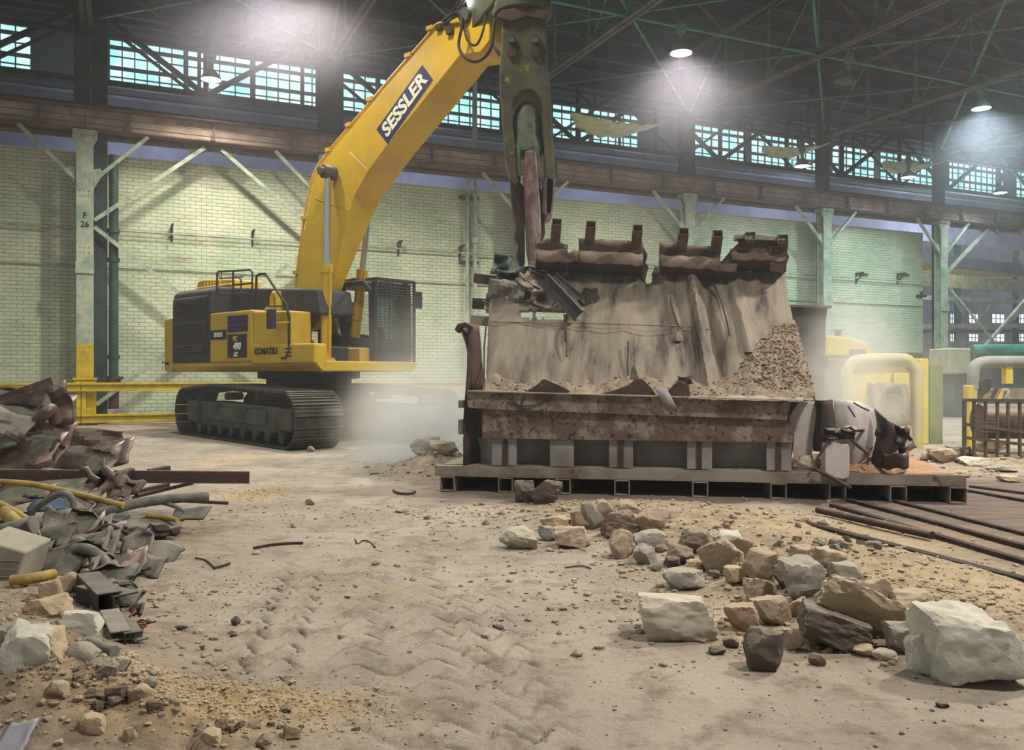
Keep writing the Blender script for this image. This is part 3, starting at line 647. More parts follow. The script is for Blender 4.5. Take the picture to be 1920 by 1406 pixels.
for px0, py0, px1, py1, lab in ((1790, 560, 1818, 610, 'leftmost'), (1830, 610, 1858, 572, 'middle'), (1890, 610, 1925, 570, 'rightmost')):
    a = onwall(px0, py0, 18.6); b = onwall(px1, py1, 18.6)
    simple('diagonal_brace', MB().beam((a[0], 18.6, a[1]), (b[0], 18.6, b[1]), .15, .18), m_cream, 'pale diagonal brace beyond the opening, %s of three' % lab, 'brace', xf=XW)
for px0, lab in ((1795, 'left'), (1905, 'right')):
    a = onwall(px0, 700, 19)
    simple('far_column', MB().beam((a[0], 19, 0), (a[0], 19, 13), .35, .35, 'I', side=(1, 0, 0)), m_teal, 'teal far column beyond the opening, %s one' % lab, 'column', xf=XW)

for u_, v_ in ((42, 15), (52, 12), (44, 4)): lamp_light('far_aisle_fill_light', wp(u_, v_, 9.5), 1300, (.86, .9, 1), .5)  # added fill lights without fixtures, brighten the interior past the opening
# ------------------------------------------------------------------ excavator
EC = Vector((-4.88, 20.64, 0)); FH = Vector((.74, -.6726, 0)).normalized(); LH = Vector((-FH.y, FH.x, 0)); HA = math.atan2(FH.y, FH.x)
FT = Vector((.64, -.768, 0)).normalized(); TA = math.atan2(FT.y, FT.x)
exc = empty('excavator', EC, HA, 'yellow tracked demolition excavator with raised boom, standing before the brick wall', 'excavator')
def hx(px, py, y):
    """local x and height of the point seen at px, py on the plane local y"""
    t = (px-960)/F; x = (t*(EC.y+y*LH.y)-EC.x-y*LH.x)/(FH.x-t*FH.y); D = EC.y+x*FH.y+y*LH.y
    return x, EYE+(CY-py)/F*D
def hy(px, py, x):
    t = (px-960)/F; y = (t*(EC.y+x*FH.y)-EC.x-x*FH.x)/(LH.x-t*LH.y); D = EC.y+x*FH.y+y*LH.y
    return y, EYE+(CY-py)/F*D
XL = (Matrix.Translation(EC) @ Matrix.Rotation(HA, 4, 'Z')).inverted()
def toL(p): return XL @ Vector(p)
xzy = lambda a, b, t: (a, t, b)
YR = -1.45
# --- undercarriage (turned against the house)
tr = TA-HA
def under(name, mb, m, parent=exc, **k):
    o = mb.build(name, m, parent, **k)
    if parent is exc: o.rotation_euler = (0, 0, tr)
    return o
TL, TH, SW, GA = 3.45, 1.17, 1.05, 1.5     # half length, height, shoe width, half gauge
def track_path(n):
    R = TH/2-.03; xc = TL-R; P = []
    segs = []
    # stadium with a slightly domed top run that sags toward the front
    def pt(s):
        per = 4*xc+2*PI*R; s = s % per
        if s < 2*xc: return (-xc+s, .03), 0
        s -= 2*xc
        if s < PI*R: a = s/R; return (xc+R*math.sin(a), .03+R-R*math.cos(a)), a
        s -= PI*R
        if s < 2*xc:
            t = s/(2*xc); return (xc-s, .03+2*R+.10*math.sin(PI*t)**1.2-.03*math.sin(2*PI*t)), PI
        s -= 2*xc; a = s/R; return (-xc-R*math.sin(a), .03+R+R*math.cos(a)), PI+a
    per = 4*xc+2*PI*R
    return [pt(per*k/n) for k in range(n)], per/n
for sy in (-1, 1):
    cy = sy*GA
    pts, pitch = track_path(66); mb = MB(); links = MB()
    for (x, z), a in pts:
        d = Vector((math.cos(a), 0, math.sin(a))); nrm = Vector((math.sin(a), 0, -math.cos(a)))
        c = Vector((x, cy, z))
        M = Matrix.Translation(c) @ Matrix(((d.x, 0, nrm.x), (0, 1, 0), (d.z, 0, nrm.z))).to_4x4()
        mb.box(-pitch*.47, pitch*.47, -SW/2, SW/2, -.012, .012, M)
        for q in (-.4, -.02, .36): mb.box(pitch*(q-.05), pitch*(q+.05), -SW/2, SW/2, .012, .042, M)
        for yy in (-.14, .14): links.box(-pitch*.55, pitch*.55, yy-.03, yy+.03, -.13, -.012, M)
    under('track_shoes', mb, m_track); under('track_chain', links, m_darksteel)
    fr = MB().prism([(-TL+.55, .55), (-TL+.75, .28), (TL-.9, .28), (TL-.6, .42), (TL-.55, .75), (TL-1.3, .82), (-TL+1.3, .86), (-TL+.6, .80)], cy-.30, cy+.30, xzy)
    fr.box(-1.6, 1.7, cy-.36, cy+.36, .42, .74)
    f = under('track_frame', fr, m_frame, bevel=.02)
    for k in range(8):
        x = -TL+1.15+k*(2*TL-2.2)/7
        MB().tube([(x, cy-.33, .22), (x, cy-.22, .22), (x, cy-.21, .22), (x, cy+.21, .22), (x, cy+.22, .22), (x, cy+.33, .22)], [.14, .14, .09, .09, .14, .14], 14).build('roller', m_frame, f, smooth=40)
    for x in (-.9, .9): MB().tube([(x, cy-.2, 1.0), (x, cy+.2, 1.0)], .09, 12).build('top_roller', m_frame, f, smooth=40)
    for x in (-1.15, .5): MB().tube([(x, cy-.38, .62), (x, cy-.34, .62)], .1, 12).build('frame_boss', m_frame, f)
    for x in (-1.2, .5): MB().box(x-.25, x+.25, cy-.38, cy-.3, .67, .75).build('frame_bracket', m_frame, f)
    for x, nm, rr in ((TL-TH/2, 'idler_wheel', .42), (-TL+TH/2, 'drive_sprocket', .44)):
        w_ = MB().tube([(x, cy-.1, TH/2), (x, cy+.1, TH/2)], rr, 28).tube([(x, cy-.34, TH/2), (x, cy+.34, TH/2)], .24, 20)
        under(nm, w_, m_frame, smooth=40)
    MB().box(TL-1.25, TL-.45, cy-.4, cy-.26, .36, .8).build('idler_guard', m_frame, f, bevel=.03); MB().box(-TL+.5, -TL+1.25, cy-.4, cy-.26, .34, .86).build('motor_guard', m_frame, f, bevel=.03)
cf = MB().prism([(-1.1, .62), (1.1, .62), (1.1, .95), (.8, 1.12), (-.8, 1.12), (-1.1, .95)], -1.2, 1.2, xzy)
under('car_body', cf, m_frame, bevel=.03)
MB().lathe([(0, 1.05), (.98, 1.05), (1.0, 1.12), (1.12, 1.14), (1.12, 1.26), (1.0, 1.28), (1.0, 1.40), (1.2, 1.42), (1.2, 1.58), (0, 1.6)], 48).build('slew_ring', m_darksteel, exc, smooth=30)
# --- house
xr, zb = hx(300, 688, YR); xl = hx(322, 0, YR)[0]; xm = hx(395, 0, YR)[0]; x474 = hx(474, 0, YR)[0]; x545 = hx(545, 0, YR)[0]; xf = hx(594, 0, YR)[0]
ZD = 1.60                                        # deck bottom
YL = 1.35
deck = MB().prism([(YR, ZD+.20), (YR, ZD+.12), (YR+.16, ZD-.02), (YL-.16, ZD-.02), (YL, ZD+.12), (YL, ZD+.20)], xr+.5, xf, lambda a, b, t: (t, a, b))
deck.build('deck_frame', m_exyel, exc, bevel=.02)
ztop = 2.93
# counterweight: rounded block at the tail
cwp = []
for k in range(13):
    a = -PI/2+PI*k/12; cwp.append((xr+.75-.75*math.cos(a)**.6 if math.cos(a) > 1e-6 else xr+.75, (YL-YR)/2*math.sin(a)+(YL+YR)/2))
cw = MB().prism([(xl, YR-.02), (xr+.30, YR-.02), (xr+.1, YR+.12), (xr, YR+.45), (xr-.05, 0), (xr, YL-.45), (xr+.1, YL-.12), (xr+.30, YL), (xl, YL)], ZD-.02, 2.98, lambda a, b, t: (a, b, t))
cwo = cw.build('counterweight', m_exyel, exc, bevel=.09, seg=3)
MB().box(xl-.28, xl-.10, YR-.045, YR-.035, ZD+.16, ZD+.24).box(xl-.42, xl-.36, YR-.045, YR-.035, ZD+.2, ZD+.26).build('warning_decal', m_blackdecal, cwo)
# engine hood, black
zh = hx(345, 541, YR)[1]
prof = [(YR+.01, ZD+.2), (YR+.01, zh-.35), (YR+.06, zh-.12), (YR+.22, zh-.02), (YL-.3, zh-.02), (YL-.05, zh-.2), (YL-.05, ZD+.2)]
hood = MB().prism(prof, xl+.0, xm, lambda a, b, t: (t, a, b)).build('engine_hood', m_exblack, exc, bevel=.05, seg=2)
hx2 = hx(548, 0, YR)[0]
ho2 = MB().prism([(xm-.05, ztop-.1), (xm-.05, zh-.02), (hx2+.1, zh-.30), (hx2+.25, ztop-.1)], YR+.55, .05, xzy).build('hood_top', m_exblack, exc, bevel=.05, seg=2)
lv = MB()
for z0, z1 in ((2.98, zh-.22), (2.36, 2.86), (1.95, 2.28)):
    n_ = int((z1-z0)/.062)
    for k in range(n_):
        z = z0+(z1-z0)*k/n_; wid = .16 if z0 > 2.3 else .36
        lv.add([(xl+.12, YR-.035, z), (xm-wid, YR-.035, z), (xm-wid, YR-.002, z+.045), (xl+.12, YR-.002, z+.045), (xl+.12, YR-.002, z-.006), (xm-wid, YR-.002, z-.006)], [(0, 1, 2, 3), (4, 5, 1, 0)])
lv.build('louvre', m_exblack, hood)
# yellow service panels on the right hand side
def panel(x0, x1, z0, z1, y, name='side_panel', bev=.05, notch=0, dep=.9):
    p = [(x0, z0), (x1, z0), (x1, z1-notch), (x0, z1)]
    return MB().prism(p, y, y+dep, xzy).build(name, m_exyel, exc, bevel=bev, seg=3)
p1 = panel(xm+.01, x474, ZD+.2, 3.0, YR-.03)
p2 = panel(x474+.01, x545, ZD+.2, 2.96, YR-.01, 'tank_cover', notch=.06, dep=.55)
p3 = panel(x474+.02, xf, ZD+.14, hx(594, 642, YR-.06)[1]+.03, YR-.07, 'tool_box', notch=.04, dep=.34)
cab_x0 = None
def onside(px0, py0, px1, py1, m, parent, name, y=YR-.045, shear=0):
    a = hx(px0, py0, y); b = hx(px1, py1, y); return MB().box(a[0], b[0], y-.006, y+.002, b[1], a[1]).build(name, m, parent), a, b
onside(427, 593, 464, 597, m_navy, p1, 'stripe_decal'); onside(427, 600, 464, 607, m_navy, p1, 'stripe_decal'); onside(427, 611, 464, 621, m_navy, p1, 'stripe_decal')
_, a, b = onside(427, 628, 462, 670, m_blackdecal, p1, 'model_decal')
cx_ = (a[0]+b[0])/2; H_ = a[1]-b[1]
text('PC', H_*.30, m_yeldecal, p1, (cx_-.08, YR-.054, a[1]-H_*.19), (PI/2, 0, 0), shear=.25, offset=.006)
text('490', H_*.40, m_whitep, p1, (cx_, YR-.054, a[1]-H_*.52), (PI/2, 0, 0), shear=.25, offset=.010)
text('LC', H_*.25, m_whitep, p1, (cx_-.05, YR-.054, b[1]+H_*.14), (PI/2, 0, 0), shear=.25, offset=.008)
_, a, b = onside(395, 620, 424, 636, m_blackdecal, p1, 'name_plate')
text('SESSLER', (a[1]-b[1])*.62, m_white, p1, ((a[0]+b[0])/2, YR-.054, (a[1]+b[1])/2), (PI/2, 0, 0), shear=.2, offset=.006, sx=.80)
kx, kz = hx(498, 659, YR-.08); text('KOMATSU', .20, m_blackdecal, p3, (kx, YR-.076, kz), (PI/2, 0, 0), offset=.008, sx=1.0)
kx, kz = hx(540, 660, YR-.08)
MB().box(kx-.12, kx+.12, YR-.078, YR-.07, kz-.10, kz-.07).box(kx-.12, kx+.12, YR-.078, YR-.07, kz-.02, kz+.01).box(kx-.12, kx+.12, YR-.078, YR-.07, kz+.06, kz+.09).build('small_decal', m_blackdecal, p3)
# mirror on the right
mx_, mz_ = hx(511, 598, YR-.2)
mo = MB().box(mx_-.14, mx_+.14, YR-.28, YR-.18, mz_-.22, mz_+.22).build('side_mirror', m_exblack, exc, bevel=.03, seg=2)
MB().tube([(mx_, YR-.2, mz_-.1), (mx_+.45, YR-.08, mz_-.08)], .02, 6).build('mirror_arm', m_exyel, mo)
# hand rails
def rail(pts, y, nm='hand_rail', r=.024):
    return MB().tube([(hx(px, py, y)[0], y, hx(px, py, y)[1]) for px, py in pts], r, 8).build(nm, m_rubber, exc, smooth=50)
rail([(407, 553), (407, 512), (410, 509), (469, 506), (473, 510), (473, 570)], YR+.1); rail([(407, 553), (470, 549)], YR+.1); rail([(437, 508), (437, 568)], YR+.1); rail([(440, 534), (471, 531)], YR+.1)
rail([(452, 565), (452, 525), (447, 519), (440, 520)], YR+.4); rail([(408, 510), (412, 522), (455, 519)], YR+.9, r=.018)
rail([(479, 580), (481, 518), (486, 514), (498, 513), (537, 572), (542, 595), (542, 660), (537, 672), (528, 671)], YR-.06, 'grab_rail', .03)
rail([(487, 580), (500, 574), (530, 574)], YR+.1, r=.02)
# exhaust and yellow top unit
ex_, ez_ = hx(513, 585, YR+.5)
MB().tube([(ex_, YR+.5, 2.9), (ex_, YR+.5, 3.30), (ex_+.06, YR+.5, 3.38), (ex_+.18, YR+.5, 3.38), (ex_+.22, YR+.5, 3.25), (ex_+.22, YR+.5, 3.0)], .09, 12).tube([(ex_-.15, YR+.5, 2.95), (ex_-.15, YR+.5, 3.08)], .14, 12).box(ex_-.5, ex_+.3, YR+.3, YR+.8, 2.9, 3.0).build('filler_pipe', m_exyel, exc, smooth=40)
tx, tz = hx(415, 535, .3); x0_ = hx(378, 535, .3)[0]; x1_ = hx(452, 545, .3)[0]; zh += .17
tb = MB().prism([(x0_, zh-.05), (x0_+.15, zh+.30), (x0_+.5, zh+.33), (x1_, zh+.22), (x1_, zh-.05)], .1, .9, xzy)
tb.box(x0_+.2, x1_-.1, .02, .12, zh+.05, zh+.12)
tbo = tb.build('hood_unit', m_exyel, exc, bevel=.03)
for k in range(6): MB().box(x0_+.5+k*.17, x0_+.6+k*.17, .06, .12, zh+.12, zh+.24).build('cooling_fin', m_exyel, tbo)
MB().tube([(tx, .3, zh+.2), (tx, .3, zh+.5)], .018, 6).build('aerial', m_rubber, exc); zh -= .17
# --- cab on the far (operator's) side
xcf = 1.95
y0c, zt = hy(697, 527, xcf); y1c, _z = hy(768, 535, xcf); zbot = hy(697, 675, xcf)[1]
x0c = xcf-2.0
cabf = MB()
cab_prof = [(x0c, ZD+.18), (xcf-.05, ZD+.18), (xcf, ZD+.5), (xcf-.03, zt-.25), (xcf-.28, zt), (x0c+.1, zt), (x0c, zt-.3)]
# frame made of posts and a roof so one can see through
def cpost(p, q, w_=.09): cabf.beam((p[0], p[2], p[1]), (q[0], q[2], q[1]), w_, w_)
for y in (y0c, y1c):
    L_ = [(a, b, y) for a, b in cab_prof]
    for i in range(len(L_)): cpost(L_[i], L_[(i+1) % len(L_)])
    cpost((x0c+.95, ZD+.2, y), (x0c+.95, zt-.05, y))
    cabf.prism([(x0c, ZD+.18), (xcf-.05, ZD+.18), (xcf, ZD+.7), (x0c, ZD+.95)], y-.02, y+.02, xzy)
cabf.prism([(x0c+.05, zt-.02), (xcf-.25, zt-.02), (xcf-.3, zt+.05), (x0c+.1, zt+.05)], y0c, y1c, xzy)
cabf.box(xcf-.08, xcf, y0c, y1c, ZD+.18, ZD+.75).box(x0c-.02, x0c+.04, y0c, y1c, ZD+.18, zt-.3)
cabo = cabf.build('cab', m_exblack, exc, bevel=.012)
MB().prism([(x0c+.1, zt+.05), (xcf-.9, zt+.05), (xcf-.7, zt+.13), (x0c+.2, zt+.15)], y0c-.02, y1c-.05, xzy).build('roof_hatch', m_exyel, cabo, bevel=.02)
g = MB()
for y in (y0c+.03, y1c-.03): g.prism([(x0c+.1, ZD+.95), (x0c+.9, ZD+.85), (x0c+.9, zt-.1), (x0c+.15, zt-.15)], y-.006, y+.006, xzy)
m_clear = bpy.data.materials.new('clear_glass'); m_clear.use_nodes = True; N = m_clear.node_tree.nodes; b_ = N['Principled BSDF']; b_.inputs['Alpha'].default_value = .25; b_.inputs['Roughness'].default_value = .1; b_.inputs['Base Color'].default_value = srgb(150, 190, 180)
g.build('side_glass', m_clear, cabo)
MB().box(xcf-.12, xcf-.11, y0c+.08, y1c-.08, ZD+.7, zt-.2).build('windscreen', m_glass, cabo)
MB().box(x0c+.3, x0c+.75, y0c+.3, y1c-.3, ZD+.4, ZD+.6).box(x0c+.25, x0c+.4, y0c+.32, y1c-.32, ZD+.6, ZD+1.25).build('operator_seat', m_rubber, cabo, bevel=.04)
fp = MB(); xq = xcf+.03
fp.box(xq-.02, xq, y0c, y0c+(y1c-y0c)*.14, ZD+.2, zt).box(xq-.02, xq, y1c-(y1c-y0c)*.30, y1c, ZD+.2, zt).box(xq-.02, xq, y0c, y1c, zt-.30, zt)
fp.add([(xq, y0c+.1, ZD+.2), (xq, y1c-.2, ZD+.2), (xq, y1c-.2, ZD+.9), (xq, y0c+(y1c-y0c)*.62, ZD+.52), (xq, y0c+(y1c-y0c)*.46, ZD+.48), (xq, y0c+(y1c-y0c)*.25, ZD+1.0), (xq, y0c+.1, ZD+1.0)], [(0, 1, 2, 3, 4, 5, 6)])
fp.build('front_frame', m_exblack, cabo)
MB().box(xcf-.55, xcf-.02, y0c-.32, y0c-.03, ZD+.18, ZD+.52).build('step_box', m_exyel, cabo, bevel=.02)
# front falling-object guard: angled frame, mesh of bars
gd = MB(); xg = xcf+.16
for k in range(30): z = ZD+.22+(zt+.02-ZD-.22)*k/29; gd.tube([(xg, y0c-.02, z), (xg, y1c+.02, z)], .011, 4)
for k in range(10): y = y0c+(y1c-y0c)*k/9; gd.tube([(xg+.01, y, ZD+.2), (xg+.01, y, zt+.02)], .011 if k % 3 else .02, 4)
for p, q in (((xg, y0c, ZD+.18), (xg, y0c, zt+.05)), ((xg, y1c, ZD+.18), (xg, y1c, zt+.05)), ((xg, y0c, zt+.05), (xg, y1c, zt+.05)), ((xg, y0c, ZD+.2), (xg, y1c, ZD+.2)), ((xg, y0c, zt+.05), (xcf-.2, y0c, zt+.05)), ((xg, y1c, zt+.05), (xcf-.2, y1c, zt+.05))):
    gd.beam(p, q, .06, .06)
gd.build('window_guard', m_exblack, cabo)
MB().box(xcf-.02, xcf+.06, y1c+.15, y1c+.35, zt-.55, zt-.15).tube([(xcf, y1c+.22, zt-.4), (xcf, y1c, zt-.5)], .02, 6).tube([(xcf+.03, y1c+.1, zt-.55), (xcf+.03, y1c+.14, ZD+.8), (xcf+.03, y1c+.1, ZD+.6), (xcf+.03, y1c, ZD+.55)], .018, 6).build('cab_mirror', m_rubber, cabo)
MB().box(x0c, xcf+.15, y0c-.05, y1c+.02, ZD, ZD+.18).prism([(xcf-.4, ZD-.02), (xcf+.12, ZD+.05), (xcf+.12, ZD+.2), (xcf-.4, ZD+.2)], -.3, y1c, xzy).build('cab_platform', m_exyel, exc, bevel=.02)
# dark machinery under the boom foot
MB().box(-.9, 1.5, -.55, .40, ZD+.1, ZD+.55).box(-1.6, -.3, -.5, .3, ZD+.1, 2.9).build('swing_machinery', m_exblack, exc, bevel=.04)
for y in (-.52, .52):
    MB().prism([(-.5, ZD+.1), (1.3, ZD+.1), (1.55, ZD+.35), (1.2, ZD+.5), (.5, ZD+.9), (.3, ZD+1.4), (.05, ZD+1.45), (-.15, ZD+1.2)], y-.05, y+.05, xzy).build('boom_bracket', m_exyel, exc, bevel=.015)
# --- boom
BW = .40
out_ = [(563, 618), (553, 608), (552, 560), (560, 500), (568, 440), (578, 395), (590, 338), (612, 297), (655, 245), (735, 150), (800, 75), (832, 38), (868, 24), (903, 20), (920, 42), (921, 72), (900, 98), (862, 104), (795, 188), (725, 274), (690, 322), (664, 368), (645, 440), (626, 520), (606, 588), (588, 616)]
op = [hx(px, py, -BW) for px, py in out_]
bt_ = MB().prism(op, -BW, BW, xzy); n = len(op)
bt_.v = bt_.v[:n]+[(a, -BW+2*BW*min(1, max(.34, .34+.66*(z-3.4)/2.4)), z) for a, y, z in bt_.v[n:]]
boom = bt_.build('boom', m_exyel, exc, bevel=.02, seg=2)
# weld ribs
def bpt(px, py, y=-BW): a = hx(px, py, y); return Vector((a[0], y, a[1]))
MB().tube([bpt(592, 372, -BW-.004), bpt(655, 395, -BW-.004)], .006, 4).tube([bpt(655, 285, -BW-.004), bpt(690, 320, -BW-.004)], .006, 4).build('weld_seam', m_exyel, boom)
# name decal
pa, pb = bpt(706, 243), bpt(792, 122); pc, pd = bpt(812, 150), bpt(727, 270)
e1 = (pb-pa); e2 = (pd-pa)
yy = -BW-.006
MB().add([(p.x, yy, p.z) for p in (pa, pb, pc, pd)]+[(p.x, yy+.004, p.z) for p in (pa, pb, pc, pd)], [(0, 1, 2, 3), (7, 6, 5, 4), (0, 4, 5, 1), (1, 5, 6, 2), (2, 6, 7, 3), (3, 7, 4, 0)]).build('name_decal', m_navy, boom)
cen = (pa+pb+pc+pd)/4; e = (pb-pa+pc-pd)/2; ang = math.atan2(e.z, e.x); ln = e.length; hh_ = abs((pd-pa).cross(e.normalized()).y)
t_ = text('SESSLER', hh_*.86, m_white, boom, (cen.x, yy-.004, cen.z), (0, 0, 0), shear=.0, offset=.016, sx=1)
wtx = max(v.co.x for v in t_.data.vertices)-min(v.co.x for v in t_.data.vertices); t_.scale = (ln*.90/wtx, 1.0, 1)
t_.rotation_euler = (Matrix.Rotation(-ang, 4, 'Y') @ Matrix.Rotation(PI/2, 4, 'X')).to_euler()
# pins
pz = bpt(630, 326)
MB().tube([(pz.x, -BW-.45, pz.z), (pz.x, BW+.45, pz.z)], .09, 16).tube([(pz.x, -BW-.16, pz.z), (pz.x, -BW-.06, pz.z)], .16, 16).tube([(pz.x, BW+.06, pz.z), (pz.x, BW+.16, pz.z)], .16, 16).build('cylinder_pin', m_frame, boom, smooth=40)
ft = bpt(563, 612, 0); MB().tube([(ft.x, -.62, ft.z), (ft.x, .62, ft.z)], .11, 16).tube([(ft.x, -.64, ft.z), (ft.x, -.57, ft.z)], .18, 16).build('foot_pin', m_frame, boom, smooth=40)
def catmull(P, n=7):
    P = [Vector(p) for p in P]; Q = [P[0]]+P+[P[-1]]; out = []
    for i in range(1, len(Q)-2):
        for k in range(n):
            t = k/n; a, b, c, d = Q[i-1], Q[i], Q[i+1], Q[i+2]
            out.append(.5*((2*b)+(c-a)*t+(2*a-5*b+4*c-d)*t*t+(3*b-a-3*c+d)*t**3))
    return out+[P[-1]]
# hydraulic tubes along the back of the boom
tubes = [(555, 588), (549, 545), (556, 480), (564, 420), (573, 368), (584, 322), (607, 286), (651, 233), (731, 138), (790, 70), (812, 42), (832, 36)]
tp = [bpt(px, py) for px, py in tubes]
for k, (off, y) in enumerate(((.05, -.36), (0, -.24), (.02, -.05), (0, .1))):
    MB().tube(catmull([Vector((p.x+off*.7, y, p.z-off)) for p in tp], 4), .03, 8).build('hydraulic_tube', m_exyel, boom, smooth=50)
for px, py in ((552, 510), (567, 408), (613, 280), (691, 185), (762, 103), (803, 52), (651, 233)):
    c = bpt(px, py); MB().box(c.x-.05, c.x+.12, -.42, .16, c.z-.05, c.z+.03).build('tube_clamp', m_exyel, boom)
# rubber hoses at the boom tip
def hose(pts, y, r=.03): return MB().tube(catmull([bpt(a, b, yy_) for (a, b), yy_ in zip(pts, y)]), r, 8).build('rubber_hose', m_rubber, boom, smooth=60)
hose([(832, 38), (858, 22), (866, 45), (860, 85), (872, 108), (895, 115), (918, 95), (926, 50), (930, 0), (932, -40)], [-.5, -.6, -.65, -.65, -.7, -.7, -.7, -.65, -.6, -.5])
hose([(832, 45), (862, 30), (870, 55), (878, 78), (893, 84), (905, 60), (912, 20), (914, -30)], [-.5, -.55, -.6, -.6, -.6, -.6, -.5, -.4], .022)
hose([(838, 34), (860, 5), (875, -20), (880, -60)], [-.4, -.5, -.5, -.5], .03); hose([(845, 36), (866, 8), (884, -20), (890, -60)], [-.3, -.4, -.4, -.4], .03)
hose([(912, 40), (920, 75), (935, 98), (945, 108)], [-.3, -.3, -.5, -.7], .025); hose([(916, 50), (925, 85), (938, 104)], [-.2, -.3, -.5], .025)
# fittings
for px, py, y in ((838, 42, -.42), (846, 60, -.42), (826, 52, -.42)):
    c = bpt(px, py, y); MB().box(c.x-.07, c.x+.07, c.y-.08, c.y+.05, c.z-.05, c.z+.05).build('hose_fitting', m_darksteel, boom)
wl_ = bpt(893, 8, -.2)
wo = MB().tube([(wl_.x-.1, -.2, wl_.z), (wl_.x+.06, -.24, wl_.z-.05)], .09, 12).box(wl_.x-.04, wl_.x+.02, -.22, -.18, wl_.z-.2, wl_.z).build('work_light', m_rubber, boom)
dv = Vector((.5, -.78, -.35)).normalized()
c0 = Vector((wl_.x+.02, -.30, wl_.z))
MB().tube([c0, c0+dv*.05], .12, 14).build('light_lens', emit('work_light_glow', (236, 255, 240), 60), wo)
# --- boom cylinders
def cyl(y, pb_, pt_, top):
    b = Vector((hx(pb_[0], pb_[1], y)[0], y, hx(pb_[0], pb_[1], y)[1])); t = Vector((pz.x, y, pz.z))
    mid = Vector((hx(*pt_, y)[0], y, hx(*pt_, y)[1]))
    d = (t-b).normalized(); L1 = (mid-b).length; mid = b+d*L1
    o = MB().tube([b+d*.1, mid-d*.02], .118, 20).tube([mid-d*.2, mid], .14, 20).tube([b+d*L1*.48, b+d*(L1*.48+.05)], .135, 20).build('boom_cylinder', m_exyel, exc, smooth=40)
    MB().tube([b+Vector((0, -.17, 0)), b+Vector((0, .17, 0))], .17, 16).tube([b+Vector((0, -.3, 0)), b+Vector((0, -.2, 0))], .12, 16).build('base_eye', m_exyel, o, smooth=40)
    MB().tube([mid, t], .075, 16).build('rod', m_chrome, o, smooth=40)
    MB().tube([t+Vector((0, -.13, 0)), t+Vector((0, .13, 0))], .15, 16).build('rod_eye', m_frame, o, smooth=40)
    MB().tube([b+d*.3+Vector((.17, -.03, 0)), mid-d*.1+Vector((.17, -.03, 0))], .025, 6).build('oil_tube', m_exyel, o)
cyl(-.62, (611, 684), (627, 495), 0); cyl(.62, (660, 684), (676, 505), 0)
# --- shear hung from the boom tip
DS = 15.3
def S_(px, py, dd=0): return toL(at(px, py, DS+dd))
def sprism(pts, d0, d1, name, m, parent, **k):
    """outline seen from the aisle, given at the shear's own distance, extruded along the depth"""
    mb = MB(); n = len(pts); P = [at(px, py, DS) for px, py in pts]
    vs = [toL(p+Vector((0, d0, 0))) for p in P]+[toL(p+Vector((0, d1, 0))) for p in P]
    mb.add(vs, [tuple(range(n)), tuple(range(2*n-1, n-1, -1))]+[(i, n+i, n+(i+1) % n, (i+1) % n) for i in range(n)])
    return mb.build(name, m, parent, **k)
arch = [(960+28*math.cos(a)+28, 218-36*math.sin(a)) for a in [PI-PI*k/12 for k in range(13)]]
body = sprism([(942, 38), (941, 100), (938, 130), (937, 165), (942, 230), (947, 300), (956, 335), (966, 352), (972, 352), (968, 300), (962, 250)]+arch+[(1016, 250), (1019, 290), (1021, 345), (1021, 412), (1034, 408), (1039, 350), (1037, 300), (1033, 230), (1029, 170), (1025, 100), (1024, 42)], -.38, .42, 'shear', m_shear, exc, bevel=.03, seg=2)
# link between boom tip and rotator
tip = S_(905, 45, 0)
lk = MB()
bt = bpt(903, 42, 0)
for y in (-.3, .3): lk.beam((bt.x, y, bt.z), S_(972, -45, .15)+Vector((0, y, 0)), .10, .62)
lk.build('boom_link', m_shear, body, bevel=.02)
MB().tube([(bt.x, -.5, bt.z), (bt.x, .5, bt.z)], .14, 18).build('link_pin', m_frame, body, smooth=40)
def slathe(prof, seg, name, m, **k):
    mb = MB(); c = at(980, 20, DS)
    mb.lathe(prof, seg, XL @ Matrix.Translation(c)); return mb.build(name, m, body, **k)
z_ = lambda py: EYE+(CY-py)/F*DS-at(980, 20, DS).z
slathe([(0, z_(44)), (.40, z_(44)), (.44, z_(34)), (.52, z_(30)), (.53, z_(20)), (.50, z_(18)), (.50, z_(6)), (.53, z_(4)), (.53, z_(-6)), (.44, z_(-10)), (.38, z_(-50)), (0, z_(-50))], 40, 'rotator', m_shear, smooth=30)
bl = MB()
for k in range(20):
    a = 2*PI*k/20; bl.lathe([(0, z_(-6)), (.028, z_(-6)), (.028, z_(-11)), (0, z_(-11))], 6, XL @ Matrix.Translation(at(980, 20, DS)+Vector((.48*math.cos(a), .48*math.sin(a), 0))))
bl.build('rotator_bolts', m_blade, body)
sprism([(932, 52), (942, 40), (975, 34), (1000, 36), (1024, 42), (1020, 56), (985, 50), (960, 60)], -.46, -.34, 'collar_plate', m_rust, body, bevel=.01)
sprism([(1012, -6), (1034, 4), (1030, 26), (1016, 20)], -.3, .2, 'hose_cover', m_shear2, body, bevel=.01)
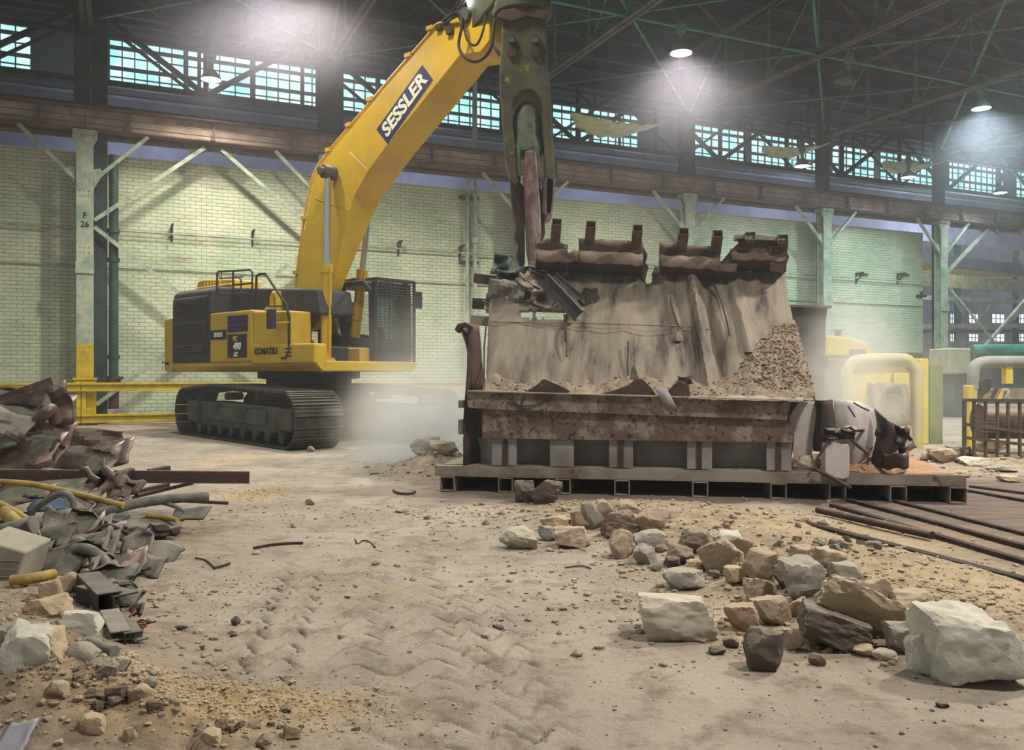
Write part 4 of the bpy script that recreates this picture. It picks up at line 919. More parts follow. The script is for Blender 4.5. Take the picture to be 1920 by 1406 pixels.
# green cover of the jaw cylinder
c = at(988, 215, DS)
cv = MB().lathe([(0, z_(195)+0), (.10, z_(197)), (.20, z_(208)), (.255, z_(228)), (.26, z_(262)), (.30, z_(282)), (.29, z_(292)), (.18, z_(296)), (0, z_(296))], 28, XL @ Matrix.Translation(at(988, 20, DS)+Vector((0, -.12, 0))))
cv.build('cylinder_cover', m_shear2, body, smooth=40)
for a_, b_ in (((968, 288), (976, 340)), ((999, 288), (1010, 345))):
    sprism([(a_[0], a_[1]-4), (b_[0]-1, a_[1]-4), (b_[0], b_[1]), (a_[0]+3, b_[1])], -.42, .05, 'clevis_plate', m_shear2, body, bevel=.01)
sprism([(984, 296), (998, 294), (1004, 300), (1008, 350), (1012, 400), (1013, 450), (1008, 472), (1003, 494), (992, 496), (988, 470), (984, 400), (981, 340)], -.50, .35, 'moving_blade', m_blade, body, bevel=.025, seg=2)
sprism([(1004, 350), (1012, 345), (1020, 400), (1022, 440), (1014, 450), (1010, 400)], -.1, .4, 'blade_side', m_rust, body, bevel=.01)
sprism([(956, 330), (972, 340), (984, 352), (984, 495), (976, 500), (968, 480), (972, 455), (964, 445), (967, 420), (962, 395), (958, 372)], -.05, .45, 'fixed_jaw', m_burn, body, bevel=.02)
sprism([(1020, 340), (1040, 345), (1035, 380), (1034, 408), (1022, 414), (1014, 405), (1016, 350)], -.38, .40, 'jaw_cheek', m_blade, body, bevel=.02)
for px in (960, 1003):
    sprism([(px-8, 92), (px-4, 84), (px+4, 84), (px+8, 92), (px+9, 118), (px+5, 124), (px-5, 124), (px-9, 118)], -.43, -.36, 'lug_shade_plate', m_burn, body, bevel=.01)  # raised dark plate, the recess's shade is put into its colour
    sprism([(px-6, 98), (px-4, 90), (px+4, 90), (px+6, 98)], -.47, -.40, 'lifting_lug', m_teal, body, bevel=.008)
# ------------------------------------------------------------------ the cut-open furnace hull on its pallet
HA0 = Vector((-.84, 11.06, 0)); HU = (Vector((5.23, 10.0, 0))-HA0).normalized(); HVb = Vector((-HU.y, HU.x, 0)); HANG = math.atan2(HU.y, HU.x)
hull = empty('furnace_hull', HA0, HANG, 'big torn steel furnace hull standing on its pallet, being cut by the shear', 'furnace')
XH = (Matrix.Translation(HA0) @ Matrix.Rotation(HANG, 4, 'Z')).inverted()
def ha(px, py, b):
    """local x and height of the point seen at px, py on the plane b behind the hull front"""
    t = Vector(((px-960)/F, 1, 0)); D = (HA0.dot(HVb)+b)/t.dot(HVb); p = t*D
    return (p-HA0).dot(HU), EYE+(CY-py)/F*D
def H3(px, py, b): a, z = ha(px, py, b); return Vector((a, b, z))
def hprism(pts, b0, b1, name, m, parent=hull, **k):
    """outline seen from the front at depth b0"""
    P = [ha(px, py, b0) for px, py in pts]
    return MB().prism(P, b0, b1, xzy).build(name, m, parent, **k)
rh = random.Random(11)
gz = 0.0
pal = empty('pallet', HA0, HANG, 'long grey steel pallet of box tubes carrying the furnace hull', 'pallet')
xe0 = ha(815, 890, -.05)[0]; xe1 = ha(1812, 910, -.05)[0]
ZT0, ZT1 = .20, .335
for b in (-.05, 1.5, 3.0):
    MB().beam((xe0, b+.06, (ZT0+ZT1)/2), (xe1, b+.06, (ZT0+ZT1)/2), .12, ZT1-ZT0, 'C', t=.012).build('long_beam', m_hullgrey, pal, bevel=.004)
for px in (838, 947, 1055, 1166, 1313, 1460, 1571, 1685, 1797):
    a = ha(px, 910, -.06)[0]
    MB().beam((a, -.06, .10), (a, 3.2, .10), .19, .19, 'tube', t=.014).build('cross_tube', m_hullgrey, pal, bevel=.006, seg=2)
MB().box(xe0+.1, xe1-.1, .05, 3.0, ZT1, ZT1+.012).build('deck_plate', m_hullgrey, pal)
# lower panel recessed, posts, bands
b_pan = .28
hprism([(868, 820), (1478, 826), (1478, 905), (868, 895)], b_pan, b_pan+.02, 'recessed_panel', m_hullpanel)
for px0, px1, t in ((922, 946, 818), (949, 969, 818), (1031, 1076, 820), (1142, 1162, 822), (1166, 1187, 822), (1288, 1309, 824), (1313, 1335, 824), (1437, 1459, 826), (1462, 1484, 826)):
    base = 884+(px0-920)*.02
    a0 = ha(px0, base, -.02); a1 = ha(px1, base, -.02); zt_ = ha(px0, t, -.02)[1]
    MB().box(a0[0], a1[0], -.03, -.012, ZT1+.012, zt_).box((a0[0]+a1[0])/2-.008, (a0[0]+a1[0])/2+.008, -.012, b_pan, ZT1+.012, zt_).build('rib', m_hullpanel, hull, bevel=.004)
for px in (947, 1164, 1311, 1460):
    a0, z0 = ha(px-5, 892, -.06); a1 = ha(px+5, 892, -.06)[0]; zt_ = ha(px, 826, -.06)[1]
    MB().box(a0, a1, -.045, -.03, .24, zt_).build('burnt_weld', m_burn, hull)
band2 = hprism([(904, 765), (1100, 768), (1476, 775), (1480, 800), (1488, 815), (1486, 830), (1300, 828), (1100, 825), (904, 822)], -.08, -.06, 'lower_band', m_band, bevel=.004)
for px, py in ((928, 778), (1039, 783), (1150, 780), (1182, 781), (1299, 785), (960, 812), (1072, 813), (1150, 814), (1182, 815), (1330, 818), (1446, 786), (1444, 818)):
    c = H3(px, py, -.08); MB().lathe([(0, .0), (.022, 0), (.022, .02), (.014, .028), (0, .03)], 8, Matrix.Translation(c) @ Matrix.Rotation(PI/2, 4, 'X')).build('bolt', m_rust, band2)
band1 = hprism([(876, 734), (1190, 740), (1484, 749), (1478, 776), (1476, 788), (904, 767), (876, 764)], -.14, -.12, 'upper_band', m_band, bevel=.004)
fl_a = ha(876, 732, -.2); fl_b = ha(1498, 749, -.2)
MB().add([(fl_a[0], -.2, fl_a[1]), (fl_b[0], -.2, fl_b[1]), (fl_b[0], .35, fl_b[1]), (fl_a[0], .35, fl_a[1]), (fl_a[0], -.2, fl_a[1]-.02), (fl_b[0], -.2, fl_b[1]-.02), (fl_b[0], .35, fl_b[1]-.02), (fl_a[0], .35, fl_a[1]-.02)],
         [(0, 1, 2, 3), (7, 6, 5, 4), (0, 4, 5, 1), (1, 5, 6, 2), (2, 6, 7, 3), (3, 7, 4, 0)]).build('top_flange', m_hullgrey, hull, bevel=.004)
# charred cables lying over the band
for pts in ([(950, 745), (968, 760), (985, 770), (1005, 782)], [(960, 742), (975, 765), (1000, 772), (1020, 768)], [(985, 742), (978, 760), (990, 785)], [(950, 755), (985, 762), (1015, 755), (1035, 745)]):
    MB().tube(catmull([H3(a, b, -.16) for a, b in pts]), .008, 5).build('charred_cable', m_burn, hull)
# end plate at the left: curved torn edge
def strip(rows, name, m, parent=hull, th=.015, smooth=60):
    """rows of 3D points -> sheet"""
    n = len(rows[0]); mb = MB(); vs = [p for r in rows for p in r]
    mb.add(vs, [(j*n+i, j*n+i+1, (j+1)*n+i+1, (j+1)*n+i) for j in range(len(rows)-1) for i in range(n-1)])
    o = mb.build(name, m, parent, smooth=smooth); s = o.modifiers.new('thickness', 'SOLIDIFY'); s.thickness = th; s.offset = 0
    return o
def jag(i, a=1.0): return a*(mnoise.noise(Vector((i*3.7, 1.3, 9.1))))
le = [(868, 885), (871, 840), (869, 790), (872, 745), (876, 700), (878, 660), (872, 640), (866, 622), (855, 612)]
ri = [(926, 888), (924, 840), (905, 800), (905, 760), (908, 725), (906, 700), (900, 660), (893, 630), (880, 612)]
rows = []
for k in range(len(le)):
    r = []
    for i in range(7):
        t = i/6; px = le[k][0]*(1-t)+ri[k][0]*t; py = le[k][1]*(1-t)+ri[k][1]*t
        r.append(H3(px+jag(k*7+i, 2), py, -.02+.55*t))
    rows.append(r)
strip(rows, 'end_plate', m_burn)
strip([[H3(877+jag(i, 2), y, 0.0+.04*i/8), H3(897+6*math.sin(i/3), y+4, .25)] for i, y in enumerate(np.linspace(606, 728, 9))], 'curled_edge', m_rust)
hprism([(852, 618), (858, 607), (872, 604), (884, 612), (880, 625), (876, 614), (864, 613), (858, 624)], -.05, .12, 'torn_lip', m_burn, bevel=.004)
MB().tube([H3(912, 606, .5), H3(908, 650, .35), H3(908, 728, .1)], .012, 6).build('edge_bar', m_rust, hull)
for y0 in (757, 793, 806):
    c = H3(868, y0, .1); MB().box(c.x-.04, c.x+.03, .0, .2, c.z-.05, c.z+.05).build('side_clip', m_scrapgrey, hull, bevel=.006)
# the back lining sheet: real plane leaning away
bB, bT = 1.05, 3.2
def sheet_b(py): return bB+(bT-bB)*np.clip((738-py)/(738-505), 0, 1.1)
NXs, NYs = 120, 60
yl = lambda x: 505 if x > 1000 else (532-(x-920)*.34 if x > 915 else 540)
left = [(740, 912), (650, 914), (600, 916), (560, 918), (530, 930), (500, 960)]
right = [(752, 1527), (700, 1516), (640, 1500), (600, 1487), (560, 1477), (500, 1472)]
def interp(tab, y):
    for (y0, x0), (y1, x1) in zip(tab, tab[1:]):
        if y <= y0 and y >= y1: return x0+(x1-x0)*(y0-y)/(y0-y1)
    return tab[0][1] if y > tab[0][0] else tab[-1][1]
vs = []; P2 = []
for j in range(NYs+1):
    py = 752-(752-500)*j/NYs
    xa, xb = interp(left, min(740, py)), interp(right, py)
    for i in range(NXs+1):
        px = xa+(xb-xa)*i/NXs
        b = float(sheet_b(py))
        s = (px-900)/600; u = (py-500)/250
        d = .12*(mnoise.fractal(Vector((s*4, u*1.2, 2)), .7, 2.1, 3))+.03*mnoise.noise(Vector((s*30, u*5, 7)))
        fold = math.exp(-((px-(1300+(py-520)*.14))/9)**2)*(-.28)+math.exp(-((px-(1318+(py-520)*.16))/12)**2)*.18
        fold += math.exp(-((px-(1255+(py-560)*.2))/8)**2)*(-.12)*(py < 640)+math.exp(-((px-(1372+(py-520)*.25))/10)**2)*(-.16)*(py < 660)
        vs.append(H3(px+1.5*jag(j+i*.3), py+(3*jag(i*.9+3) if j == NYs else 0), max(.3, b+d+fold*(.4+.6*min(1, max(0, (745-py)/60)))))); P2.append((px, py))
mb = MB(); W_ = NXs+1; fs = []
for j in range(NYs):
    for i in range(NXs):
        px = (P2[j*W_+i][0]+P2[(j+1)*W_+i+1][0])/2; py = (P2[j*W_+i][1]+P2[(j+1)*W_+i+1][1])/2
        if 972 < px < 1062 and abs(py-(591+(px-1010)*.03)) < 8+jag(px*.09, 4): continue          # torn window
        if abs(px-1217) < 12-(py-500)*.22+jag(py*.2, 4) and py < 532: continue                      # notch
        if py < 555 and px < 925+(555-py)*1.3+jag(py*.13, 10): continue
        fs.append((j*W_+i, j*W_+i+1, (j+1)*W_+i+1, (j+1)*W_+i))
mb.add(vs, fs); so = mb.build('lining_sheet', m_sheet, hull, smooth=50); s = so.modifiers.new('thickness', 'SOLIDIFY'); s.thickness = .04; s.offset = 0
# horizontal seam and torn slit edges on the sheet
def bsh(px, py, d=-.06): return H3(px, py, max(.3, float(sheet_b(py))+d))
MB().tube([bsh(920, 603, -.1), bsh(1100, 606, -.1), bsh(1290, 612, -.1), bsh(1330, 618, -.1)], .01, 5).build('weld_seam', m_sheet, hull)
for pts in ([(1062, 590), (1062, 625), (1063, 668)], [(1058, 590), (1059, 600), (1060, 640)], [(1293, 505), (1297, 540), (1301, 600), (1310, 660), (1316, 684)], [(1178, 640), (1177, 678), (1178, 705)], [(1330, 520), (1350, 560), (1362, 600), (1368, 630)], [(1256, 560), (1268, 600), (1276, 616)]):
    MB().tube(catmull([bsh(a, b, -.12) for a, b in pts], 5), .014, 5).build('torn_slit', m_burn, hull)
MB().tube(catmull([bsh(1056, 495, -.3), bsh(1060, 503, -.35), bsh(1064, 510, -.3), bsh(1058, 517, -.3), bsh(1054, 512, -.3)], 5), .02, 6).build('bent_hook', m_burn, hull)
# rolled brown flange along the top
def roll(x0, x1, ytop, ybot, tilt, seed, name='rolled_flange', extra=None):
    rows = []; n = max(8, int((x1-x0)/7))
    prof = [(0, ytop, -.30), (0, ytop+12, -.31), (.0, ytop+23, -.30), (0, ytop+26, -.40), (0, ytop+34, -.50), (0, ytop+44, -.52), (0, ytop+52, -.42), (0, ytop+57, -.22), (0, ybot, .0)] if ybot-ytop > 50 else [(0, ytop, -.32), (0, ytop+6, -.42), (0, ytop+18, -.46), (0, ytop+30, -.3), (0, ybot, 0)]
    for dx, y, b in prof:
        r = []
        for i in range(n+1):
            t = i/n; px = x0+(x1-x0)*t
            e = 4*mnoise.noise(Vector((px*.06, y*.02, seed)))+(5*mnoise.noise(Vector((px*.3, seed, 2))) if (y == ytop or y == ybot) else 0)
            yy_ = y+tilt*(px-x0)+e
            if extra: yy_ += extra(px, y)
            r.append(H3(px+2*jag(i+y), yy_, bT+b))
        rows.append(r)
    return strip(rows, name, m_rust, th=.03, smooth=40)
roll(1004, 1064, 446, 505, .02, 1, extra=lambda px, y: (20*((px-1034)/30)**2 if y < 452 else 0))
roll(1058, 1092, 472, 508, .02, 2); roll(1086, 1206, 447, 512, .06, 3); roll(1236, 1350, 454, 506, .07, 4); roll(1345, 1382, 490, 512, .03, 5); roll(1370, 1474, 468, 506, .03, 6)
hprism([(1206, 462), (1214, 478), (1210, 492), (1216, 500), (1208, 530), (1200, 512), (1200, 480)], bT-.2, bT-.1, 'ragged_edge', m_burn, bevel=.004)
hprism([(1352, 494), (1372, 496), (1385, 455), (1380, 442), (1412, 447), (1476, 449), (1470, 478), (1372, 468), (1365, 490)], bT-.42, bT-.36, 'bent_plate', m_rust, bevel=.004)
hprism([(1378, 440), (1412, 438), (1474, 445), (1478, 452), (1412, 449), (1380, 446)], bT-.55, bT-.2, 'bent_plate', m_scrapgrey, bevel=.004)
hprism([(1440, 450), (1476, 452), (1476, 472), (1480, 482), (1468, 512), (1444, 508)], bT-.45, bT-.40, 'bent_plate', m_rust, bevel=.004)
# square tube stubs
for px, y0, y1, lean in ((1041, 409, 452, 3), (1105, 414, 452, 3), (1192, 421, 458, 4), (1277, 427, 462, 5), (1341, 431, 466, 5), (1405, 436, 446, 2), (1466, 441, 452, 2)):
    p = H3(px-lean/2, y1+26, bT+.0); q = H3(px+lean, y0+6, bT-.62)
    MB().beam(p, q, .155, .13, 'tube', side=(1, 0, 0), t=.012).build('tube_stub', m_stub, hull, bevel=.006)
# tubes sticking out to the left
MB().beam(H3(890, 522, bT), H3(960, 530, bT), .17, .15, 'tube', side=(0, 1, 0), t=.012).build('side_tube', m_rust, hull)
MB().beam(H3(887, 569, bT-.3), H3(1065, 577, bT-.3), .13, .17, 'tube', side=(0, 1, 0), t=.012).build('side_tube', m_rust, hull)
MB().beam(H3(884, 600, bT-.6), H3(960, 606, bT-.6), .15, .15, 'tube', side=(0, 1, 0), t=.012).build('side_tube', m_hullgrey, hull)
# mangled metal caught at the top left
def crump(cx, cy, wpx, hpx, b, seed, m, name='crumpled_plate', rot=0, n=8, amp=.35, th=.015, bfn=None, parent=hull, P=None):
    rr = random.Random(seed); P = P or H3; rows = []; c, s = math.cos(rot), math.sin(rot)
    dirs = [(rr.uniform(-1, 1), rr.uniform(-1, 1), rr.uniform(0, 6), rr.uniform(.5, 1.6)) for _ in range(5)]
    for j in range(n+1):
        r = []
        for i in range(n+1):
            u = i/n*2-1; v = j/n*2-1
            eu = 1+.18*mnoise.noise(Vector((v*2.5, seed, 3))); ev = 1+.18*mnoise.noise(Vector((u*2.5, seed, 8)))
            d = sum(abs(((u*a+v*b_+p) % 1.3)-.65)*k for a, b_, p, k in dirs)/3-.4
            U, V = u*eu*wpx/2, v*ev*hpx/2
            r.append(P(cx+U*c-V*s+8*d*rr.uniform(.9, 1.1), cy+U*s+V*c-10*d, b+amp*d*2))
        rows.append(r)
    return strip(rows, name, m, parent, th, smooth=16)
crump(940, 497, 34, 40, bT-.3, 21, m_teal and mat('green_torn_plate', (78, 98, 88), (60, 74, 68), rough=.7, bump=.2), rot=.2)
crump(965, 522, 70, 34, bT-.5, 22, mat('green_torn_plate', (0, 0, 0)), rot=-.1)
crump(950, 548, 70, 44, bT-.6, 23, m_scrapgrey, rot=.2); crump(1000, 548, 80, 36, bT-.7, 24, m_scrapgrey, rot=.5)
crump(1020, 562, 50, 30, bT-.8, 25, m_hullgrey, rot=.3); crump(932, 572, 50, 26, bT-.6, 26, m_hullgrey, rot=-.2); crump(1010, 530, 60, 22, bT-.7, 29, m_mauve, rot=.6)
MB().beam(H3(1020, 522, bT-.7), H3(1085, 592, bT-1.0), .12, .20, 'I', side=(0, 1, .2), t=.016).build('bent_joist', m_scrapdark, hull)
MB().beam(H3(1040, 515, bT-.6), H3(1092, 560, bT-.8), .05, .08, 'L', t=.012).build('bent_joist', m_scrapdark, hull)
for k in range(5): crump(1100+jag(k, 14), 565+jag(k+5, 16), 28, 30, bT-.55, 31+k, m_burn, rot=k, n=7, amp=.12)
# torn peaked plates along the top of the front
hprism([(985, 733), (1000, 726), (1020, 710), (1048, 722), (1068, 732), (1066, 737), (985, 736)], -.10, -.07, 'torn_peak', m_rust, bevel=.004)
hprism([(1125, 738), (1150, 732), (1178, 722), (1192, 709), (1205, 710), (1222, 728), (1230, 741)], -.10, -.07, 'torn_peak', m_rust, bevel=.004)
hprism([(1180, 712), (1184, 690), (1190, 680), (1195, 700), (1200, 712)], -.02, .04, 'torn_peak', m_scrapgrey, bevel=.004)
hprism([(1248, 737), (1262, 722), (1275, 713), (1292, 724), (1294, 744), (1250, 742)], -.12, -.08, 'torn_peak', m_rust, bevel=.004)
crump(1282, 716, 26, 16, .0, 41, m_burn, n=7, amp=.08)
strip([[H3(x, y, b), H3(x+24, y+5, b)] for x, y, b in ((1226, 724, -.12), (1234, 738, -.24), (1241, 752, -.25), (1247, 768, -.20))], 'hanging_strap', m_hullpanel)
strip([[H3(x, 742+x*.006-8+3*jag(x*.1), .1), H3(x, 748+(x-1290)*.02+jag(x*.2, 3), -.24)] for x in range(1290, 1512, 12)], 'peeled_lip', m_hullgrey)
hprism([(1476, 750), (1500, 752), (1490, 766), (1480, 782), (1482, 806), (1489, 822), (1487, 845), (1480, 880), (1474, 880), (1470, 800)], -.02, .0, 'torn_flank', m_burn, bevel=.003)
# dirt lying on the sheet and the ledge
def heap(pts_fn, name, m, lab, cat='dirt', n=70, k=40, seed=1):
    mb = MB(); W_ = n+1
    vs = [pts_fn(i/n, j/k) for j in range(k+1) for i in range(n+1)]
    mb.add(vs, [(j*W_+i, j*W_+i+1, (j+1)*W_+i+1, (j+1)*W_+i) for j in range(k) for i in range(n)])
    o = mb.build(name, m, None, smooth=180); o.matrix_world = Matrix.Translation(HA0) @ Matrix.Rotation(HANG, 4, 'Z')
    return tag(o, lab, cat, None, 'stuff')
def dfn(s, t):
    # right hand slope: thick layer on the leaning sheet
    py = 752-(752-600)*t; xb = interp(right, py)+3; xa = 1300+140*t**.8+25*mnoise.noise(Vector((t*4, 1, 1)))
    px = xa+(xb-xa)*s
    edge = min(1, s*4)*min(1, (1-t)*4)*min(1, (1-s)*14+.15)
    r = mnoise.fractal(Vector((s*7, t*5, 3)), .7, 2.1, 5)*.07+mnoise.noise(Vector((s*36, t*22, 5)))*.025+.03*abs(mnoise.noise(Vector((s*18, t*12, 8))))
    return H3(px, py, float(sheet_b(py))-(.10+.42*(1-t)*(1-s*.4)+r)*edge+.05)
heap(dfn, 'dirt_slope', m_dirt, 'brown dirt and crumbled lining lying on the right side of the leaning hull sheet', n=110, k=70)
def lfn(s, t):
    px = 905+(1525-905)*s; py = 734+(px-900)*.018
    b = -.1+(1.25+.1)*t
    z = ha(px, py, 0)[1]
    hgt = -.03+(.05+.10*mnoise.fractal(Vector((s*14, t*3, 9)), .6, 2, 4)+.12*t*t+.16*math.exp(-((px-1190)/40)**2)*math.sin(PI*t))*min(1, t*6)
    a, _ = ha(px, py, b); return Vector((a, b, z+hgt))
heap(lfn, 'ledge_rubble', m_dirt, 'pale rubble filling the trough between hull front and leaning sheet', n=160, k=18)
# --- right hand pieces: pale panels, curved shell, curled plate
def wrect(pts, b0, b1, name, m, lab, cat, **k):
    o = hprism(pts, b0, b1, name, m, None, **k); o.matrix_world = Matrix.Translation(HA0) @ Matrix.Rotation(HANG, 4, 'Z'); return tag(o, lab, cat)
hprism([(1484, 752), (1535, 756), (1532, 800), (1528, 830), (1520, 860), (1490, 868), (1486, 830), (1489, 815), (1480, 790)], .25, .27, 'pale_side_panel', m_shellpale, bevel=.004)
rows = []
for j in range(9):
    py = 750+12*j
    rows.append([H3(1530+i*7-2+3*math.sin(j*.7+i), py+2*jag(i+j), .25-.22*math.sin(i/5*PI)) for i in range(6)])
strip(rows, 'folded_flank', m_burn)
shell = empty('curved_shell_section', HA0, HANG, 'pale curved steel shell section standing on the pallet right of the hull', 'scrap shell')
rows = []
for j in range(15):
    t = j/14; r = []
    for i in range(15):
        s = i/14; px = 1565+75*s; top = 748+8*s+26*max(0, s-.55)+4*jag(i*2.1); py = top+(888-top)*t
        bulge = -.38*math.sin(PI*(.1+.75*s))-.12*math.sin(PI*t)
        r.append(H3(px, py, .75+bulge))
    rows.append(r)
strip(rows, 'shell_plate', m_shellpale, shell, th=.02)
rows = []
for j in range(11):
    t = j/10; r = []
    for i in range(10):
        s = i/9; px = 1640+46*s+6*math.sin(t*5); py = (766+44*s)+((884-34*s)-(766+44*s))*t+3*jag(i+j*.7)
        r.append(H3(px, py, .35-.35*math.sin(PI*s)))
    rows.append(r)
strip(rows, 'dark_curled_plate', m_burn, shell, th=.02)
crump(1672, 812, 60, 34, .1, 52, m_burn, 'curled_top', rot=.35, parent=shell); crump(1690, 830, 34, 44, .25, 53, m_mauve, 'curled_top', rot=-.5, parent=shell)
rows = [[H3(1655+48*i/9, 846+4*math.sin(i)+j*7+6*math.sin(PI*i/9), .05-.25*math.sin(PI*i/9)*(1-j*.1)) for i in range(10)] for j in range(5)]
strip(rows, 'scoop_plate', m_rust, shell, th=.018)
for pts in ([(1590, 762), (1597, 772), (1603, 782)], [(1600, 755), (1618, 765), (1630, 770)], [(1637, 838), (1630, 845), (1627, 862), (1627, 872)]): MB().tube([H3(a, b, .0) for a, b in pts], .01, 5).build('crack', m_burn, shell)
box = empty('pale_steel_box', HA0, HANG, 'small pale steel box with ragged top plate, leaning on the pallet edge', 'box')
hprism([(1546, 831), (1594, 833), (1592, 896), (1580, 899), (1547, 892)], -.12, .12, 'box_body', m_shellpale, box, bevel=.01)
crump(1572, 815, 56, 20, -.1, 55, m_rust, 'ragged_plate', rot=.12, parent=box); crump(1600, 806, 34, 8, -.1, 56, m_scrapgrey, 'ragged_plate', rot=.15, parent=box)
for nm, pts, r, lab in (('bent_bar', [(1528, 868), (1535, 855), (1548, 835), (1560, 815)], .016, 'bent rusty bar leaning beside the pale steel box'), ('rusty_pipe', [(1596, 824), (1612, 838), (1628, 850)], .022, 'short rusty pipe poking right from the ragged plate'), ('loose_pipe', [(1530, 880), (1560, 895), (1595, 915)], .022, 'loose thin pipe hanging over the pallet edge')):
    o = MB().tube([H3(a, b, -.14) for a, b in pts], r, 8).build(nm, m_rust, None); o.matrix_world = Matrix.Translation(HA0) @ Matrix.Rotation(HANG, 4, 'Z'); tag(o, lab, 'pipe')
def ofn(s, t):
    a0 = ha(1592, 900, 0)[0]; a1 = ha(1808, 905, 0)[0]
    x = a0+(a1-a0)*s; b = -.02+2.4*t
    prof = .42*math.exp(-((s-.30)/.30)**2)+.10*(1-s)
    z = ZT1+.005+prof*min(1, t*2.2)*(1-.5*t)*(1+.5*mnoise.fractal(Vector((s*6, t*6, 1)), .6, 2, 4))
    return Vector((x, b, max(ZT1-.01, z-.03*(s > .97))))
heap(ofn, 'sand_heap', m_orange, 'orange-brown sand heap spilling along the right end of the pallet', 'sand', n=80, k=50)
# ------------------------------------------------------------------ stones
def rock_mesh(seed, sx, sy, sz, cuts=9, blocky=.5, n=2):
    r = random.Random(seed); bm = bmesh.new()
    bmesh.ops.create_icosphere(bm, subdivisions=5 if max(sx, sy, sz) > .16 else 4 if max(sx, sy, sz) > .07 else 3, radius=1)
    planes = []
    for k in range(cuts+6):
        d = Vector((r.gauss(0, 1), r.gauss(0, 1), r.gauss(0, .8))).normalized(); planes.append((d, r.uniform(.62, 1.0)))
    a = r.uniform(-.35, .35)
    for d in (Vector((1, a, .2)), Vector((-1, -a, -.1)), Vector((a, 1, -.2)), Vector((-a, -1, .25)), Vector((r.uniform(-.2, .2), r.uniform(-.2, .2), 1)), Vector((0, 0, -1))): planes.append((d.normalized(), (.60 if blocky > .6 else .68+.3*(1-blocky)*r.random())) if (blocky > .42 or d.z < -.9) else (d.normalized(), 1.2))
    off = Vector((r.random()*50, r.random()*50, r.random()*50)); Q = []
    for v in bm.verts:
        d = v.co.normalized(); t = 1.5
        for pd, pt in planes:
            k = d.dot(pd)
            if k > 1e-3: t = min(t, pt/k)
        q = d*t
        Q.append(q*(1+.10*mnoise.fractal(q*1.7+off, .75, 2.1, 4)+.03*mnoise.noise(q*7+off)-.08*max(0, mnoise.noise(q*3.3-off))))
    mnv = [min(q[i] for q in Q) for i in range(3)]; mxv = [max(q[i] for q in Q) for i in range(3)]
    for v, q in zip(bm.verts, Q):
        v.co = Vector([(2*(q[i]-mnv[i])/(mxv[i]-mnv[i])-1)*s_ for i, s_ in enumerate((sx, sy, sz))])
    me = bpy.data.meshes.new('rock'); 
    zmin = min(v.co.z for v in bm.verts)
    for v in bm.verts: v.co.z -= zmin*.92
    bm.to_mesh(me); bm.free(); me.shade_smooth(); me.set_sharp_from_angle(angle=math.radians(22)); return me
def rock(px, pyb, wpx, hpx, m, lab, seed, rot=None, lift=0, depth=.8, name='stone', cat='stone', group=None, blocky=.5, tilt=(0, 0), cuts=8):
    g = ground_at(px, pyb-(.10*hpx)); D = g.y; w = wpx*D/F/2*1.12; h = hpx*D/F/2*1.10
    me = rock_mesh(seed, w, w*depth, h, cuts=cuts, blocky=blocky); me.materials.append(m); me.name = name
    o = bpy.data.objects.new(name, me); COL.objects.link(o); o.location = (g.x, g.y+w*depth*.5, g.z-.02*h+lift)
    o.rotation_euler = (tilt[0], tilt[1], rot if rot is not None else random.Random(seed).uniform(-.35, .35))
    return tag(o, lab, cat, group)
G1 = 'stones of the rubble line in front of the pallet'
